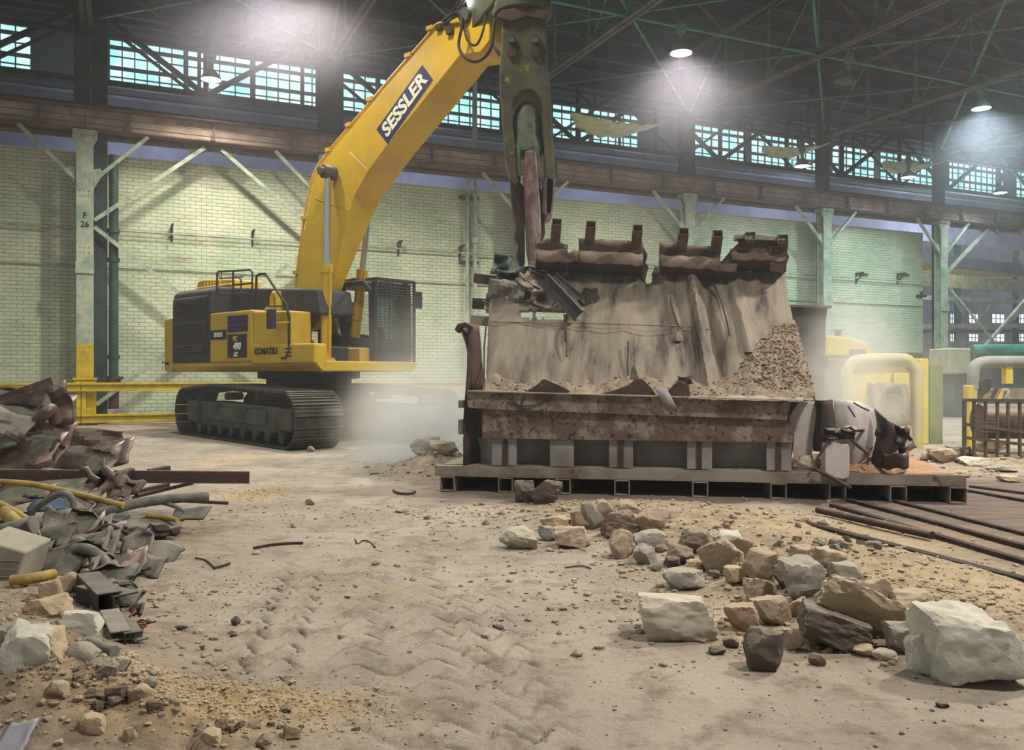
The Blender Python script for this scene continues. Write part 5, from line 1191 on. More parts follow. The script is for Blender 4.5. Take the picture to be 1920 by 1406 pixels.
RK = [ # px, bottom py, w, h, material, label, blocky
 (972, 1034, 66, 40, R_PALE, 'pale ridged stone at the left end of the rubble line', .3),
 (1028, 1016, 34, 26, R_BLUE, 'small blue-grey stone wedged behind the flat tan block', .6),
 (1045, 998, 60, 26, R_YEL, 'blue and ochre stone lying on top at the left of the line', .6),
 (1072, 1030, 68, 36, R_TAN, 'flat rectangular tan block, second from the left at the front', .95),
 (1090, 996, 36, 34, R_PINK, 'pinkish upright stone behind the rectangular tan block', .6),
 (1112, 996, 40, 46, R_GREY, 'grey slab tilted against the pinkish upright stone', .6),
 (1132, 992, 50, 46, R_TAN, 'tall tan stone at the back of the left cluster', .5),
 (1165, 1012, 72, 48, R_BROWN, 'large brown-grey boulder left of the rusty pink one', .4),
 (1222, 1006, 60, 46, R_PINK, 'rusty pink boulder highest in the left cluster', .4),
 (1168, 1050, 56, 50, R_TAN, 'tan angular stone standing at the front left of the line', .5),
 (1212, 1062, 46, 36, R_GREY, 'grey rounded stone with a shadow on its left, front row', .3),
 (1222, 1034, 62, 32, R_GREY, 'flat grey stone resting above the rounded grey one', .5),
 (1276, 1062, 50, 34, R_BROWN, 'brown-grey stone right of the rounded grey one', .4),
 (1262, 1066, 26, 20, R_DARK, 'small dark chip between two front stones', .4),
 (1308, 1040, 60, 40, R_BROWN, 'brown stone behind the big tan boulder', .4),
 (1306, 1074, 36, 20, R_YEL, 'flat yellowish chip at the foot of the big tan boulder', .4),
 (1356, 1078, 82, 60, R_TAN, 'big tan boulder in the middle of the rubble line', .35),
 (1368, 1024, 56, 24, R_WHITE, 'whitish flat stone on top behind the big tan boulder', .6),
 (1400, 1052, 50, 38, R_TAN, 'tan stone right behind the big tan boulder', .4),
 (1384, 1098, 42, 30, R_YEL, 'orange-tan stone just in front of the big tan boulder', .5),
 (1430, 1102, 62, 62, R_TAN, 'upright cream stone with a flat left face', .5),
 (1472, 1108, 44, 40, R_DARK, 'dark grey stone right of the upright cream one', .4),
 (1285, 1108, 72, 32, R_GREY, 'flat grey wedge stone lying alone in front of the line', .7),
 (1426, 1132, 60, 44, R_TAN, 'low tan stone left of the dark red crevice', .4),
 (1515, 1134, 84, 72, R_GREY, 'pale grey pointed stone on top of the right cluster', .5),
 (1450, 1176, 66, 48, R_TAN, 'tan faceted stone in the lower right cluster', .45),
 (1394, 1186, 58, 44, R_PINK, 'orange-tan block left of the right cluster', .6),
 (1500, 1160, 40, 34, R_TAN, 'small tan stone under the pale pointed one', .4),
 (1560, 1080, 60, 46, R_TAN, 'tan stone behind the pale pointed one', .4),
 (1590, 1092, 56, 32, R_GREY, 'thin grey slab leaning at the back of the right cluster', .7),
 (1500, 1068, 46, 40, R_TAN, 'tan stone left of the leaning back slab', .4),
 (1540, 1056, 40, 30, R_PALE, 'pale chip stone near the top of the ridge', .4),
 (1600, 1128, 50, 40, R_BLUE, 'dark bluish stone beside the long tan boulder', .5),
 (1645, 1170, 60, 50, R_TAN, 'tan stone at the right shoulder of the long boulder', .4),
 (1720, 1180, 88, 40, R_TAN, 'broad low tan stone behind the largest grey block', .5),
 (1700, 1230, 60, 58, R_GREY, 'grey stone between the long boulder and the largest block', .45),
 (1490, 1222, 40, 36, R_TAN, 'small tan stone below the tilted dark slab', .5),
 (1524, 1214, 44, 40, R_TAN, 'tan stone tucked under the tilted dark slab', .4),
 (1372, 1216, 28, 20, R_BROWN, 'small brown stone near the broken pale block', .4),
 (1346, 1228, 30, 14, R_DARK, 'dark flat chip right of the broken pale block', .4),
 (1438, 1264, 70, 72, R_DARK, 'dark brown upright stone alone in the foreground', .35),
 (1534, 1250, 26, 20, R_BROWN, 'small brown stone alone right of the dark upright one', .4),
 (1625, 1232, 40, 18, R_YEL, 'yellowish chip in front of the long tan boulder', .4),
 (1662, 1240, 44, 18, R_PALE, 'pale flat chip left of the largest grey block', .5),
 (1575, 1028, 30, 20, R_TAN, 'small tan stone high on the dirt ridge', .4),
 (1545, 985, 22, 12, R_PALE, 'pale pebble beside the pallet', .4),
 (1180, 966, 40, 24, R_TAN, 'tan stone close to the pallet behind the left cluster', .4),
 (1026, 950, 54, 44, R_DARK, 'shaded brown stone under the pallet between two tube feet', .4),  # dark stone colour stands in for the pallet's shade
 (985, 946, 40, 40, R_DARK, 'shaded slab leaning under the left part of the pallet', .6),  # shade under the pallet put into the dark stone colour
]
k_ = 0
for px, py, w_, h_, m_, lab, bl_ in RK:
    k_ += 1; rock(px, py, w_, h_, m_, lab, 100+k_, blocky=bl_, group=G1)
rock(1272, 1204, 134, 74, R_PALE, 'broken pale block with a white flat top, alone in front of the line', 201, rot=.05, blocky=.85, depth=.8, cuts=5)
o = rock(1605, 1204, 176, 92, R_TAN, 'long tan boulder sloping down to the right', 202, blocky=.3, depth=.6, tilt=(0, .52), cuts=8, rot=0, lift=.02); 
o = rock(1566, 1222, 148, 56, R_DARK, 'tilted dark-faced slab lying under the long tan boulder', 203, blocky=.9, depth=.7, tilt=(.15, .36), cuts=3, rot=0, lift=.03)
rock(1832, 1296, 176, 132, R_WHITE, 'largest pale grey block at the right edge of the foreground', 204, rot=-.1, blocky=.7, depth=.7, cuts=7)
rock(1752, 1272, 82, 78, R_WHITE, 'pale grey stone pressed against the left of the largest block', 205, blocky=.6, depth=.7)
G2 = 'stones of the rubble bank at the lower left'
RL = [
 (147, 1192, 74, 52, R_WHITE, 'pale flat-topped stone below the dark scrap angles', .7),
 (88, 1126, 50, 44, R_YEL, 'cubic yellowish block under the beige slab', .85),
 (122, 1116, 50, 46, R_PINK, 'pinkish rounded stone right of the cubic block', .2),
 (80, 1166, 90, 52, R_YEL, 'wide sandy lump below the cubic block', .2),
 (62, 1268, 130, 66, R_YEL, 'wide flat tan block in the lower left bank', .75),
 (45, 1366, 110, 96, R_WHITE, 'large pale block at the bottom left corner', .75),
 (0, 1316, 90, 90, R_GREY, 'grey flat slab at the very left edge', .8),
 (150, 1334, 60, 44, R_GREY, 'grey triangular stone in the middle of the lower left bank', .6),
 (200, 1320, 44, 28, R_GREY, 'grey rounded stone above the brown one in the lower left bank', .4),
 (195, 1352, 50, 32, R_BROWN, 'brown rounded stone in the lower left bank', .3),
 (262, 1318, 44, 30, R_TAN, 'tan wedge in the lower left bank', .6),
 (280, 1346, 26, 22, R_GREY, 'small grey stone right of the brown rounded one', .3),
 (106, 1384, 44, 28, R_TAN, 'tan stone near the bottom left corner', .5),
 (172, 1402, 50, 34, R_YEL, 'squarish yellow-tan stone at the bottom edge', .85),
 (242, 1404, 26, 28, R_TAN, 'small tan stone at the bottom edge beside the squarish one', .5),
 (395, 1398, 50, 28, R_YEL, 'flat tan block at the right end of the bottom edge gravel', .8),
 (268, 1366, 22, 20, R_TAN, 'small tan stone on the gravel right of the brown one', .5),
 (536, 1336, 30, 14, R_BROWN, 'small brown flat stone at the tip of the sand patch', .4),
 (66, 1312, 30, 24, R_PINK, 'rusty small stone beside the large pale corner block', .3),
 (30, 1210, 60, 36, R_YEL, 'sandy stone at the left edge above the wide flat block', .4),
]
for px, py, w_, h_, m_, lab, bl_ in RL:
    k_ += 1; rock(px, py, w_*.86, h_*.9, m_, lab, 100+k_, blocky=bl_, group=G2, lift=-.16*h_*EYE/(py-CY))
G3 = 'stones on the rubble bank beyond the pallet'
for px, py, w_, h_, m_, lab in ((1775, 866, 50, 26, R_PINK, 'reddish stone on the rubble bank right of the pallet end'), (1806, 872, 44, 16, R_GREY, 'flat grey stone right of the reddish one beyond the pallet'), (1862, 868, 50, 20, R_TAN, 'tan block on the far rubble bank near the right edge'),
    (1838, 880, 60, 14, R_PALE, 'pale slab lying on the far rubble bank'), (1890, 886, 50, 12, R_GREY, 'thin grey slab at the right edge beyond the pallet'), (1745, 872, 30, 14, R_TAN, 'small tan stone left of the reddish one beyond the pallet'),
    (1800, 896, 40, 12, R_TAN, 'low tan stone just behind the right end of the pallet'), (1898, 905, 40, 12, R_TAN, 'low tan stone at the right edge above the rails')):
    k_ += 1; rock(px, py, w_, h_, m_, lab, 100+k_, blocky=.5, group=G3)
G4 = 'broken lining lumps left of the hull'
for px, py, w_, h_, m_, lab in ((822, 858, 50, 30, R_PINK, 'pinkish lump nearest the left end of the hull'), (850, 846, 40, 26, R_GREY, 'grey lump against the hull end plate'), (800, 880, 60, 34, R_GREY, 'grey lump left of the pallet corner'),
    (832, 884, 50, 26, R_TAN, 'tan lump right above the pallet corner'), (862, 830, 34, 22, R_TAN, 'tan lump highest beside the hull end plate')):
    k_ += 1; rock(px, py, w_, h_, m_, lab, 100+k_, blocky=.5, group=G4)
for px, py, w_, h_, lab, m_ in ((583, 848, 16, 10, 'lone small stone in front of the excavator track', R_TAN), (580, 948, 18, 12, 'lone tan stone on the floor left of the pallet', R_TAN), (752, 962, 26, 8, 'flat chip on the floor left of the pallet', R_TAN), (550, 990, 12, 8, 'tiny tan stone on the left floor', R_TAN),
    (440, 1174, 16, 16, 'black crumpled lump in the middle of the left floor', R_DARK), (378, 1219, 9, 8, 'small black lump below the crumpled black one', R_DARK)):
    k_ += 1; rock(px, py, w_, h_, m_, lab, 100+k_, blocky=.4)
# fist-sized stones that nothing tells apart, each one its own object
def filler(n, pts, lab, group, seed, m_s, smin, smax):
    r = random.Random(seed); protos = []
    for k in range(6):
        me = rock_mesh(700+seed*10+k, 1, .85, .7, blocky=r.uniform(.2, .8)); protos.append(me)
    for k in range(n):
        a, b, rx, ry = r.choice(pts); px = a+r.gauss(0, rx); py = max(b-2*ry, b+r.gauss(0, ry))
        if not (0 < px < 1918 and 930 < py < 1400): continue
        g = ground_at(px, py); s_ = r.uniform(smin, smax)*r.uniform(.6, 1)
        key = (r.randrange(6), r.randrange(len(m_s))); nm = 'stone_%d_%d_%d' % (seed, key[0], key[1])
        me = bpy.data.meshes.get(nm)
        if not me: me = protos[key[0]].copy(); me.name = nm; me.materials.clear(); me.materials.append(m_s[key[1]])
        o = bpy.data.objects.new('stone', me); COL.objects.link(o); o.location = (g.x, g.y, g.z-.012); o.scale = (s_, s_, s_)
        o.rotation_euler = (r.uniform(-.3, .3), r.uniform(-.3, .3), r.uniform(0, 6.28)); tag(o, lab, 'stone', group)
filler(70, [(1300, 1040, 100, 16), (1420, 1085, 70, 20), (1520, 1130, 70, 30), (1620, 1150, 60, 25), (1180, 1000, 60, 14), (1500, 1030, 80, 14)], 'fist-sized tan stone lying among the bigger stones of the rubble line', 'small stones of the rubble line', 1, [R_TAN, R_GREY, R_BROWN, R_PALE], .03, .075)
filler(90, [(100, 1250, 90, 50), (160, 1350, 120, 30), (260, 1370, 90, 18), (60, 1180, 60, 25), (430, 1375, 90, 14)], 'fist-sized sandy stone lying in the rubble bank at the lower left', 'small stones of the lower left bank', 2, [R_TAN, R_YEL, R_BROWN, R_GREY], .018, .045)
filler(40, [(1250, 965, 160, 12), (1480, 985, 100, 14), (1000, 965, 90, 10)], 'small tan stone on the dirt right in front of the pallet', 'small stones in front of the pallet', 3, [R_TAN, R_PINK, R_PALE], .02, .06)
# stones inside the hull's right bay
for px, py, w_, h_, m_, lab in ((1515, 890, 34, 26, R_PALE, 'pale stone lying on the pallet beside the steel box'), (1498, 880, 26, 22, R_PINK, 'pinkish stone on the pallet next to the hull ribs'), (1522, 868, 24, 18, R_PALE, 'small pale stone high in the pile beside the steel box'), (1508, 866, 22, 16, R_PINK, 'small pinkish stone behind the others on the pallet'), (1496, 896, 20, 12, R_TAN, 'tan chip at the pallet edge beside the hull ribs'), (1532, 890, 18, 20, R_BROWN, 'brown chip touching the steel box')):
    k_ += 1; a, z = ha(px, py, .1); D = 10.4; w2 = w_*D/F/2*1.1; h2 = h_*D/F/2*1.1
    me = rock_mesh(300+k_, w2, w2*.8, h2); me.materials.append(m_); o = bpy.data.objects.new('stone', me); COL.objects.link(o)
    p = HA0+HU*a+HVb*(.1+rh.uniform(0, .15)); o.location = (p.x, p.y, max(ZT1+.012, z-.04)); tag(o, lab, 'stone', 'stones on the pallet')
# countless gravel and crumbs: one mesh each
def gravel(name, m, lab, specs, seed):
    r = random.Random(seed); mb = MB()
    ico = bmesh.new(); bmesh.ops.create_icosphere(ico, subdivisions=1, radius=1); iv = [v.co.copy() for v in ico.verts]; jf = [tuple(v.index for v in f.verts) for f in ico.faces]; ico.free()
    for px, py, rx, ry, cnt, s0, s1 in specs:
        cx, cy = gpt(px, py)
        xs = []; 
        for k in range(cnt):
            x = cx+r.gauss(0, rx); y = cy+r.gauss(0, ry)
            if y < 2.6: continue
            xs.append((x, y))
        if not xs: continue
        A = np.array(xs); hz_ = ground_h(A[:, 0], A[:, 1])
        for (x, y), z in zip(xs, hz_):
            s = s0*(s1/s0)**(r.random()**2.2); q = [(v.x*r.uniform(.6, 1.2)*s, v.y*r.uniform(.6, 1.2)*s, v.z*r.uniform(.4, .9)*s*.8) for v in iv]
            a = r.uniform(0, 6.28); c, sn = math.cos(a), math.sin(a)
            mb.add([(x+u*c-w*sn, y+u*sn+w*c, z+s*.25+t) for u, w, t in q], jf)
    return tag(mb.build(name, m), lab, 'gravel', None, 'stuff')
gravel('gravel', R_TAN, 'loose tan gravel and crumbs scattered over the floor and rubble ridges', [
  (1450, 1080, 1.2, .7, 1400, .006, .04), (1250, 980, 1.3, .8, 900, .006, .04), (1650, 1140, 1.0, .5, 900, .006, .035), (1750, 1200, .7, .35, 500, .006, .03),
  (100, 1200, .6, .6, 700, .006, .035), (180, 1330, .5, .25, 1000, .004, .025), (400, 1340, .5, .2, 1300, .003, .012), (430, 1100, .4, .25, 260, .005, .018), (60, 1330, .4, .3, 500, .006, .03),
  (900, 1150, 2.2, 2.2, 500, .003, .010), (1300, 1250, 1.5, .9, 300, .003, .010), (900, 965, 1.6, .6, 600, .006, .03), (1850, 880, 1.5, .8, 700, .01, .06), (600, 950, 1.6, 1.4, 300, .004, .02), (820, 880, .6, .6, 250, .01, .06)], 5)
gravel('sand_crumbs', R_YEL, 'yellow sand crumbs in the patches at the lower left', [(480, 1320, .35, .14, 1100, .003, .012), (420, 1350, .4, .14, 700, .003, .014), (480, 925, .25, .35, 260, .006, .02), (1640, 1160, .8, .4, 500, .004, .02)], 6)
gravel('dark_crumbs', R_DARK, 'dark scale crumbs and chips strewn over the floor', [(700, 1100, 2.2, 2.2, 260, .003, .012), (1250, 1180, 1.6, 1.2, 200, .003, .012), (1250, 1010, 1.2, .6, 150, .004, .02), (450, 1060, .8, 1.2, 120, .004, .016), (1700, 1330, .7, .3, 90, .004, .014)], 7)

# crumbs on the leaning sheet
r = random.Random(77); mb = MB(); ico = bmesh.new(); bmesh.ops.create_icosphere(ico, subdivisions=1, radius=1); iv = [v.co.copy() for v in ico.verts]; jf = [tuple(v.index for v in f.verts) for f in ico.faces]; ico.free()
for k in range(1500):
    t = r.random()**1.4; s = r.random(); p = dfn(s, t*.95); z = .006*(5**(r.random()**2)); c = Vector(p)+Vector((0, -.01, .005))
    mb.add([c+Vector((v.x*r.uniform(.7, 1.2)*z, v.y*z, v.z*r.uniform(.6, 1)*z)) for v in iv], jf)
for k in range(700):
    s = r.random(); t = r.random(); p = lfn(s, t); z = .006*(5**(r.random()**2)); c = Vector(p)+Vector((0, 0, .006))
    mb.add([c+Vector((v.x*r.uniform(.7, 1.2)*z, v.y*z, v.z*r.uniform(.6, 1)*z)) for v in iv], jf)
o = tag(mb.build('lining_crumbs', R_BROWN), 'broken lining crumbs strewn on the dirt inside the hull', 'gravel', None, 'stuff'); o.matrix_world = Matrix.Translation(HA0) @ Matrix.Rotation(HANG, 4, 'Z')
# ------------------------------------------------------------------ scrap pile at the left
def gp(px, py, dz=0): g = ground_at(px, py); return Vector((g.x, g.y, g.z+dz))
GP = 'scrap of the pile at the left edge'
def cl(px, py, D, m=.985):
    """no scrap piece may sink under the floor"""
    return min(D, ground_at(px, py).y*m) if py > CY+20 else D
def spipe(pts, r, m, lab, name='bent_pipe', cat='pipe'):
    """pts: px, py, distance"""
    return simple(name, MB().tube(catmull([at(a, b, cl(a, b+r*F/d, d)) for a, b, d in pts], 6), r, 10), m, lab, cat, GP, smooth=60)
def sbeam(a, b, w, h, m, lab, sec='box', name='steel_bar', side=None, t=None, cat='bar'):
    return simple(name, MB().beam(at(a[0], a[1], cl(a[0], a[1]+h/2*F/a[2], a[2])), at(b[0], b[1], cl(b[0], b[1]+h/2*F/b[2], b[2])), w, h, sec, side, t), m, lab, cat, GP, bevel=.003)
def splate(cx, cy, w, h, D, seed, m, lab, rot=0, lean=0, amp=.25, n=7, name='crumpled_plate', cat='scrap plate', th=.012):
    rr = random.Random(seed); rows = []; c, s = math.cos(rot), math.sin(rot); D = cl(cx, cy+h*.38, D)
    dirs = [(rr.uniform(-1, 1), rr.uniform(-1, 1), rr.uniform(0, 6), rr.uniform(.4, 1.4)) for _ in range(4)]
    for j in range(n+1):
        r = []
        for i in range(n+1):
            u = i/n*2-1; v = j/n*2-1
            eu = 1+.13*mnoise.noise(Vector((v*2.2, seed, 3))); ev = 1+.13*mnoise.noise(Vector((u*2.2, seed, 8)))
            d = sum(abs(((u*a+v*b_+p) % 1.4)-.7)*k for a, b_, p, k in dirs)/2.5-.45
            U, V = u*eu*w/2, v*ev*h/2
            p = at(cx+U*c-V*s, cy+U*s+V*c, D); p.y += amp*d*1.3-lean*v*h/2*D/F; p.z += amp*d*.38
            r.append(p)
        rows.append(r)
    nn = n+1; mb = MB(); mb.add([p for r in rows for p in r], [(j*nn+i, j*nn+i+1, (j+1)*nn+i+1, (j+1)*nn+i) for j in range(n) for i in range(n)])
    o = simple(name, mb, m, lab, cat, GP, smooth=14); so = o.modifiers.new('thickness', 'SOLIDIFY'); so.thickness = th; so.offset = 0; return o
# far, high heap of mauve plate
splate(30, 770, 170, 60, 10.2, 1, m_mauve, 'large mauve-brown plate at the top of the scrap pile', rot=.1, lean=1.5, amp=.3)
splate(60, 822, 130, 76, 9.8, 2, m_mauve, 'shiny crumpled mauve casing below the top plate', rot=.2, lean=.6, amp=.45)
splate(112, 758, 40, 80, 9.9, 3, m_mauve, 'upright folded mauve strip at the right of the high heap', rot=-.3, amp=.2)
splate(30, 860, 150, 70, 9.5, 4, m_mauve, 'dark folded plate under the shiny casing', rot=-.1, lean=1, amp=.35)
splate(10, 800, 90, 50, 9.4, 5, m_scrapgrey, 'grey bent plate at the left edge of the high heap', rot=.3, lean=.6)
splate(20, 745, 120, 30, 10.4, 6, m_burn, 'dark torn sheet just under the topmost bar', rot=0, lean=1)
sbeam((-60, 770, 9.9), (98, 714, 10.3), .12, .10, m_mauve, 'topmost mauve bar pointing up right from the pile', 'L', t=.02)
sbeam((-60, 728, 10.6), (70, 733, 10.8), .10, .10, m_yelpipe, 'yellowish bar end behind the topmost mauve bar')
spipe([(60, 800, 9.6), (84, 775, 9.5), (96, 768, 9.6), (104, 790, 9.7)], .07, m_mauve, 'knotted mauve pipe stub at the shoulder of the high heap')
spipe([(118, 840, 9.6), (108, 826, 9.7), (96, 850, 9.5), (90, 866, 9.6)], .03, m_burn, 'burnt curved strip hanging right of the shiny casing', 'curved_strip')
# plates behind the long beam
splate(180, 828, 96, 44, 12.0, 8, m_mauve, 'rolled mauve plate standing behind the long beam', rot=.05, lean=.3, amp=.12)
splate(205, 852, 90, 44, 11.4, 9, m_mauve, 'curved mauve plate tip right of the rolled plate', rot=-.25, lean=1, amp=.28)
splate(160, 862, 120, 50, 11.0, 10, m_mauve, 'twisted plate under the rolled plate', rot=-.1, lean=1.3, amp=.35)
splate(110, 872, 90, 44, 10.6, 11, m_burn, 'dark twisted plate left under the rolled plate', rot=.1, lean=1.2, amp=.3)
sbeam((-80, 891, 8.3), (468, 895, 8.9), .05, .125, m_rust, 'long rusty flat beam lying across the pile and over the floor', 'C', 'long_beam', t=.012, cat='beam')
sbeam((280, 884, 10.4), (316, 877, 10.6), .1, .06, m_rust, 'short rusty plank end behind the long beam')
# middle: thin stuff in front of the beam
splate(115, 908, 130, 34, 8.4, 12, m_scrapgrey, 'pale dusty bulging sheet in front of the long beam', rot=.05, lean=2.5, amp=.15)
splate(40, 925, 110, 36, 8.2, 13, m_mauve, 'brown sheet at the left edge under the long beam', rot=0, lean=2, amp=.3)
splate(195, 905, 60, 50, 8.4, 14, m_scrapdark, 'dark twisted strip standing in front of the beam', rot=.4, lean=.5, amp=.35)
spipe([(150, 890, 8.4), (160, 880, 8.3), (172, 894, 8.3), (184, 902, 8.3)], .035, m_mauve, 'curled mauve strip poking above the long beam', 'curved_strip')
spipe([(196, 880, 8.3), (209, 890, 8.2), (205, 905, 8.2), (180, 928, 8.1)], .04, m_mauve, 'bent brown strip crossing the long beam', 'curved_strip')
splate(240, 915, 50, 34, 8.3, 15, m_rust, 'rusty gathered sheet right of the twisted strip', rot=.2, lean=1, amp=.2)
spipe([(0, 903, 8.0), (60, 908, 8.0), (140, 925, 7.9), (232, 948, 7.8)], .028, m_yelpipe, 'long thin yellow pipe running down right over the pile')
spipe([(150, 968, 7.8), (200, 958, 7.8), (260, 943, 7.9), (330, 934, 8.0), (392, 930, 8.1)], .048, m_hose, 'thick pale grey pipe ending flared on the floor right of the pile')
sbeam((250, 932, 8.6), (362, 905, 8.9), .03, .035, m_rust, 'thin rusty bar above the thick pale pipe')
sbeam((330, 938, 8.3), (428, 943, 8.4), .05, .03, m_rust, 'low rusty bar beyond the flared pipe end')
sbeam((240, 925, 8.9), (316, 908, 9.2), .08, .04, m_rust, 'short rusty strip behind the thin bar')
spipe([(270, 948, 8.0), (300, 942, 8.0), (330, 950, 7.9), (346, 958, 7.9)], .02, m_hose, 'thin curved grey conduit right of the pile')
splate(255, 970, 180, 26, 7.9, 16, m_scrapgrey, 'long flat grey sheet lying at the right side of the pile', rot=.08, lean=3.5, amp=.06)
splate(355, 963, 70, 14, 8.0, 17, m_scrapdark, 'dark wavy strip at the right tip of the pile', rot=-.08, lean=3, amp=.08)
spipe([(274, 966, 7.9), (300, 969, 7.9), (333, 975, 7.8)], .024, m_yelpipe, 'short yellow pipe lying right of the pile')
sbeam((205, 992, 7.5), (244, 966, 7.6), .03, .03, m_blue, 'light blue rod leaning over the grey sheet', cat='rod')
splate(95, 948, 80, 18, 7.8, 18, m_blue, 'faded blue flat case on the pile', rot=-.05, lean=1.5, amp=.05, n=6, th=.03)
spipe([(60, 960, 7.7), (85, 940, 7.6), (115, 925, 7.5), (132, 930, 7.5), (138, 950, 7.5), (136, 975, 7.5)], .028, m_hose, 'arched grey conduit beside the blue case')
spipe([(-30, 930, 7.5), (20, 955, 7.4), (60, 980, 7.3)], .03, m_yelpipe, 'thin yellow pipe slanting down from the left edge')
spipe([(8, 960, 7.3), (30, 980, 7.1), (48, 1000, 7.0), (48, 1030, 6.9)], .055, m_yelpipe, 'fat yellow bent pipe at the left of the pile')
spipe([(-40, 1004, 6.8), (0, 996, 6.8), (40, 986, 6.8), (74, 978, 6.9)], .06, m_hose, 'fat grey pipe with a collar at the left edge')
spipe([(60, 984, 6.75), (64, 983, 6.75)], .075, m_scrapgrey, 'grey collar ring around the fat grey pipe', 'pipe_collar', 'collar')
splate(95, 985, 50, 60, 7.2, 19, m_scrapgrey, 'dusty brown upright flap in the middle of the pile', rot=.1, lean=.6, amp=.2)
splate(145, 995, 90, 44, 7.2, 20, m_mauve, 'rolled dark plate right of the upright flap', rot=.1, lean=1, amp=.3)
splate(100, 1010, 70, 40, 6.9, 21, m_scrapdark, 'dark jagged plate with a red mark below the flap', rot=-.2, lean=1.2, amp=.25)
splate(190, 1010, 60, 50, 7.1, 22, m_mauve, 'shiny crushed casing in the middle of the pile', rot=.3, lean=.8, amp=.3)
splate(150, 1025, 120, 40, 6.9, 23, m_scrapgrey, 'bent grey strip sweeping across the middle of the pile', rot=-.25, lean=1.4, amp=.2)
splate(255, 1025, 60, 46, 7.2, 24, m_scrapgrey, 'grey triangular fin sticking up at the right of the pile', rot=-.4, lean=.8, amp=.12)
splate(295, 1034, 80, 22, 7.2, 25, m_scrapdark, 'dark pointed sheet lying right of the triangular fin', rot=.2, lean=2.5, amp=.08)
sbeam((198, 1050, 6.8), (220, 985, 7.2), .10, .03, m_scrapgrey, 'leaning grey plank in the middle of the pile', side=(1, 0, .2))
splate(120, 1052, 130, 50, 6.7, 26, m_scrapdark, 'broad dark folded sheet in the lower pile', rot=-.15, lean=1, amp=.3)
splate(60, 1050, 60, 50, 6.8, 27, m_scrapdark, 'dark crumpled tangle left in the lower pile', rot=.3, lean=1, amp=.35)
spipe([(128, 1060, 6.5), (132, 1038, 6.4), (150, 1028, 6.4), (175, 1034, 6.35), (198, 1055, 6.3), (208, 1085, 6.25), (214, 1112, 6.2)], .04, m_hose, 'arched grey hose curving down in front of the pile', 'bent_hose', 'hose')
spipe([(160, 1080, 6.5), (162, 1050, 6.5), (160, 1030, 6.5), (150, 1016, 6.5), (135, 1018, 6.5)], .04, m_hose, 'upright grey hose behind the arched one', 'bent_hose', 'hose')
spipe([(190, 1040, 6.7), (200, 1010, 6.8), (206, 990, 6.9), (212, 1010, 6.9)], .022, m_hose, 'thin looped conduit in the middle of the pile')
spipe([(204, 1074, 6.22), (210, 1080, 6.2)], .05, m_rust, 'rusty clamp around the arched hose', 'hose_clamp', 'clamp')
spipe([(20, 1088, 6.3), (60, 1084, 6.3), (100, 1076, 6.4)], .035, m_yelpipe, 'worn yellow pipe stub above the cubic block')
splate(270, 1062, 70, 30, 7.0, 28, m_scrapdark, 'dark open box profile on the floor right of the pile', rot=.05, lean=1.4, amp=.12, n=7)
splate(230, 1072, 50, 44, 6.7, 29, m_mauve, 'tangled mauve strips beside the arched hose', rot=.5, lean=1, amp=.35)
splate(200, 1090, 80, 36, 6.3, 30, m_scrapdark, 'black crumpled foil on the lower pile', rot=.1, lean=1.2, amp=.25)
for k, (a, b, w_, h_, lab) in enumerate((((165, 1112, 6.1), (236, 1132, 6.0), .16, .12, 'upper dark steel channel at the foot of the pile'), ((165, 1090, 6.2), (205, 1130, 6.1), .14, .12, 'dark steel channel leaning on the upper one'))):
    sbeam(a, b, w_, h_, m_scrapdark, lab, 'C', 'steel_channel', t=.012, cat='channel')
splate(222, 1130, 60, 28, 6.0, 31, m_scrapdark, 'dark bent angle between the channels', rot=.1, lean=1.2, amp=.15, n=7)
splate(255, 1146, 30, 16, 5.9, 32, m_scrapdark, 'small dark flap at the right of the channels', rot=-.4, lean=1, amp=.08, n=6)
sbeam((205, 1150, 5.55), (226, 1192, 5.35), .10, .05, m_scrapgrey, 'pale grey angle bar pointing down to the floor', 'C', 'angle_bar', side=(1, 0, 0), t=.01)
sbeam((226, 1158, 5.5), (250, 1196, 5.3), .09, .06, m_scrapdark, 'dark angle bar right of the pale grey one', 'L', 'angle_bar', side=(1, 0, 0), t=.012)
sbeam((246, 1194, 5.3), (273, 1188, 5.35), .05, .05, m_scrapdark, 'short dark foot of the dark angle bar', 'L', 'angle_bar', t=.01)
r2 = random.Random(4)
for k in range(7):
    p0 = gp(262+r2.uniform(-20, 20), 1184+r2.uniform(-8, 6), .02); pts = [p0]
    for _ in range(6): pts.append(pts[-1]+Vector((r2.uniform(-.06, .07), r2.uniform(-.05, .05), r2.uniform(-.015, .02))))
    simple('cable_end', MB().tube(catmull(pts, 4), .005, 5), m_cable if k % 2 else m_burn, 'thin %s cable strand tangled beside the angle bars' % ('red' if k % 2 else 'black'), 'cable', 'tangled cable strands beside the angle bars')
spipe([(170, 1205, 5.0), (195, 1216, 4.95), (215, 1222, 4.9)], .03, m_hose, 'short grey pipe lying in the dust below the angle bars')
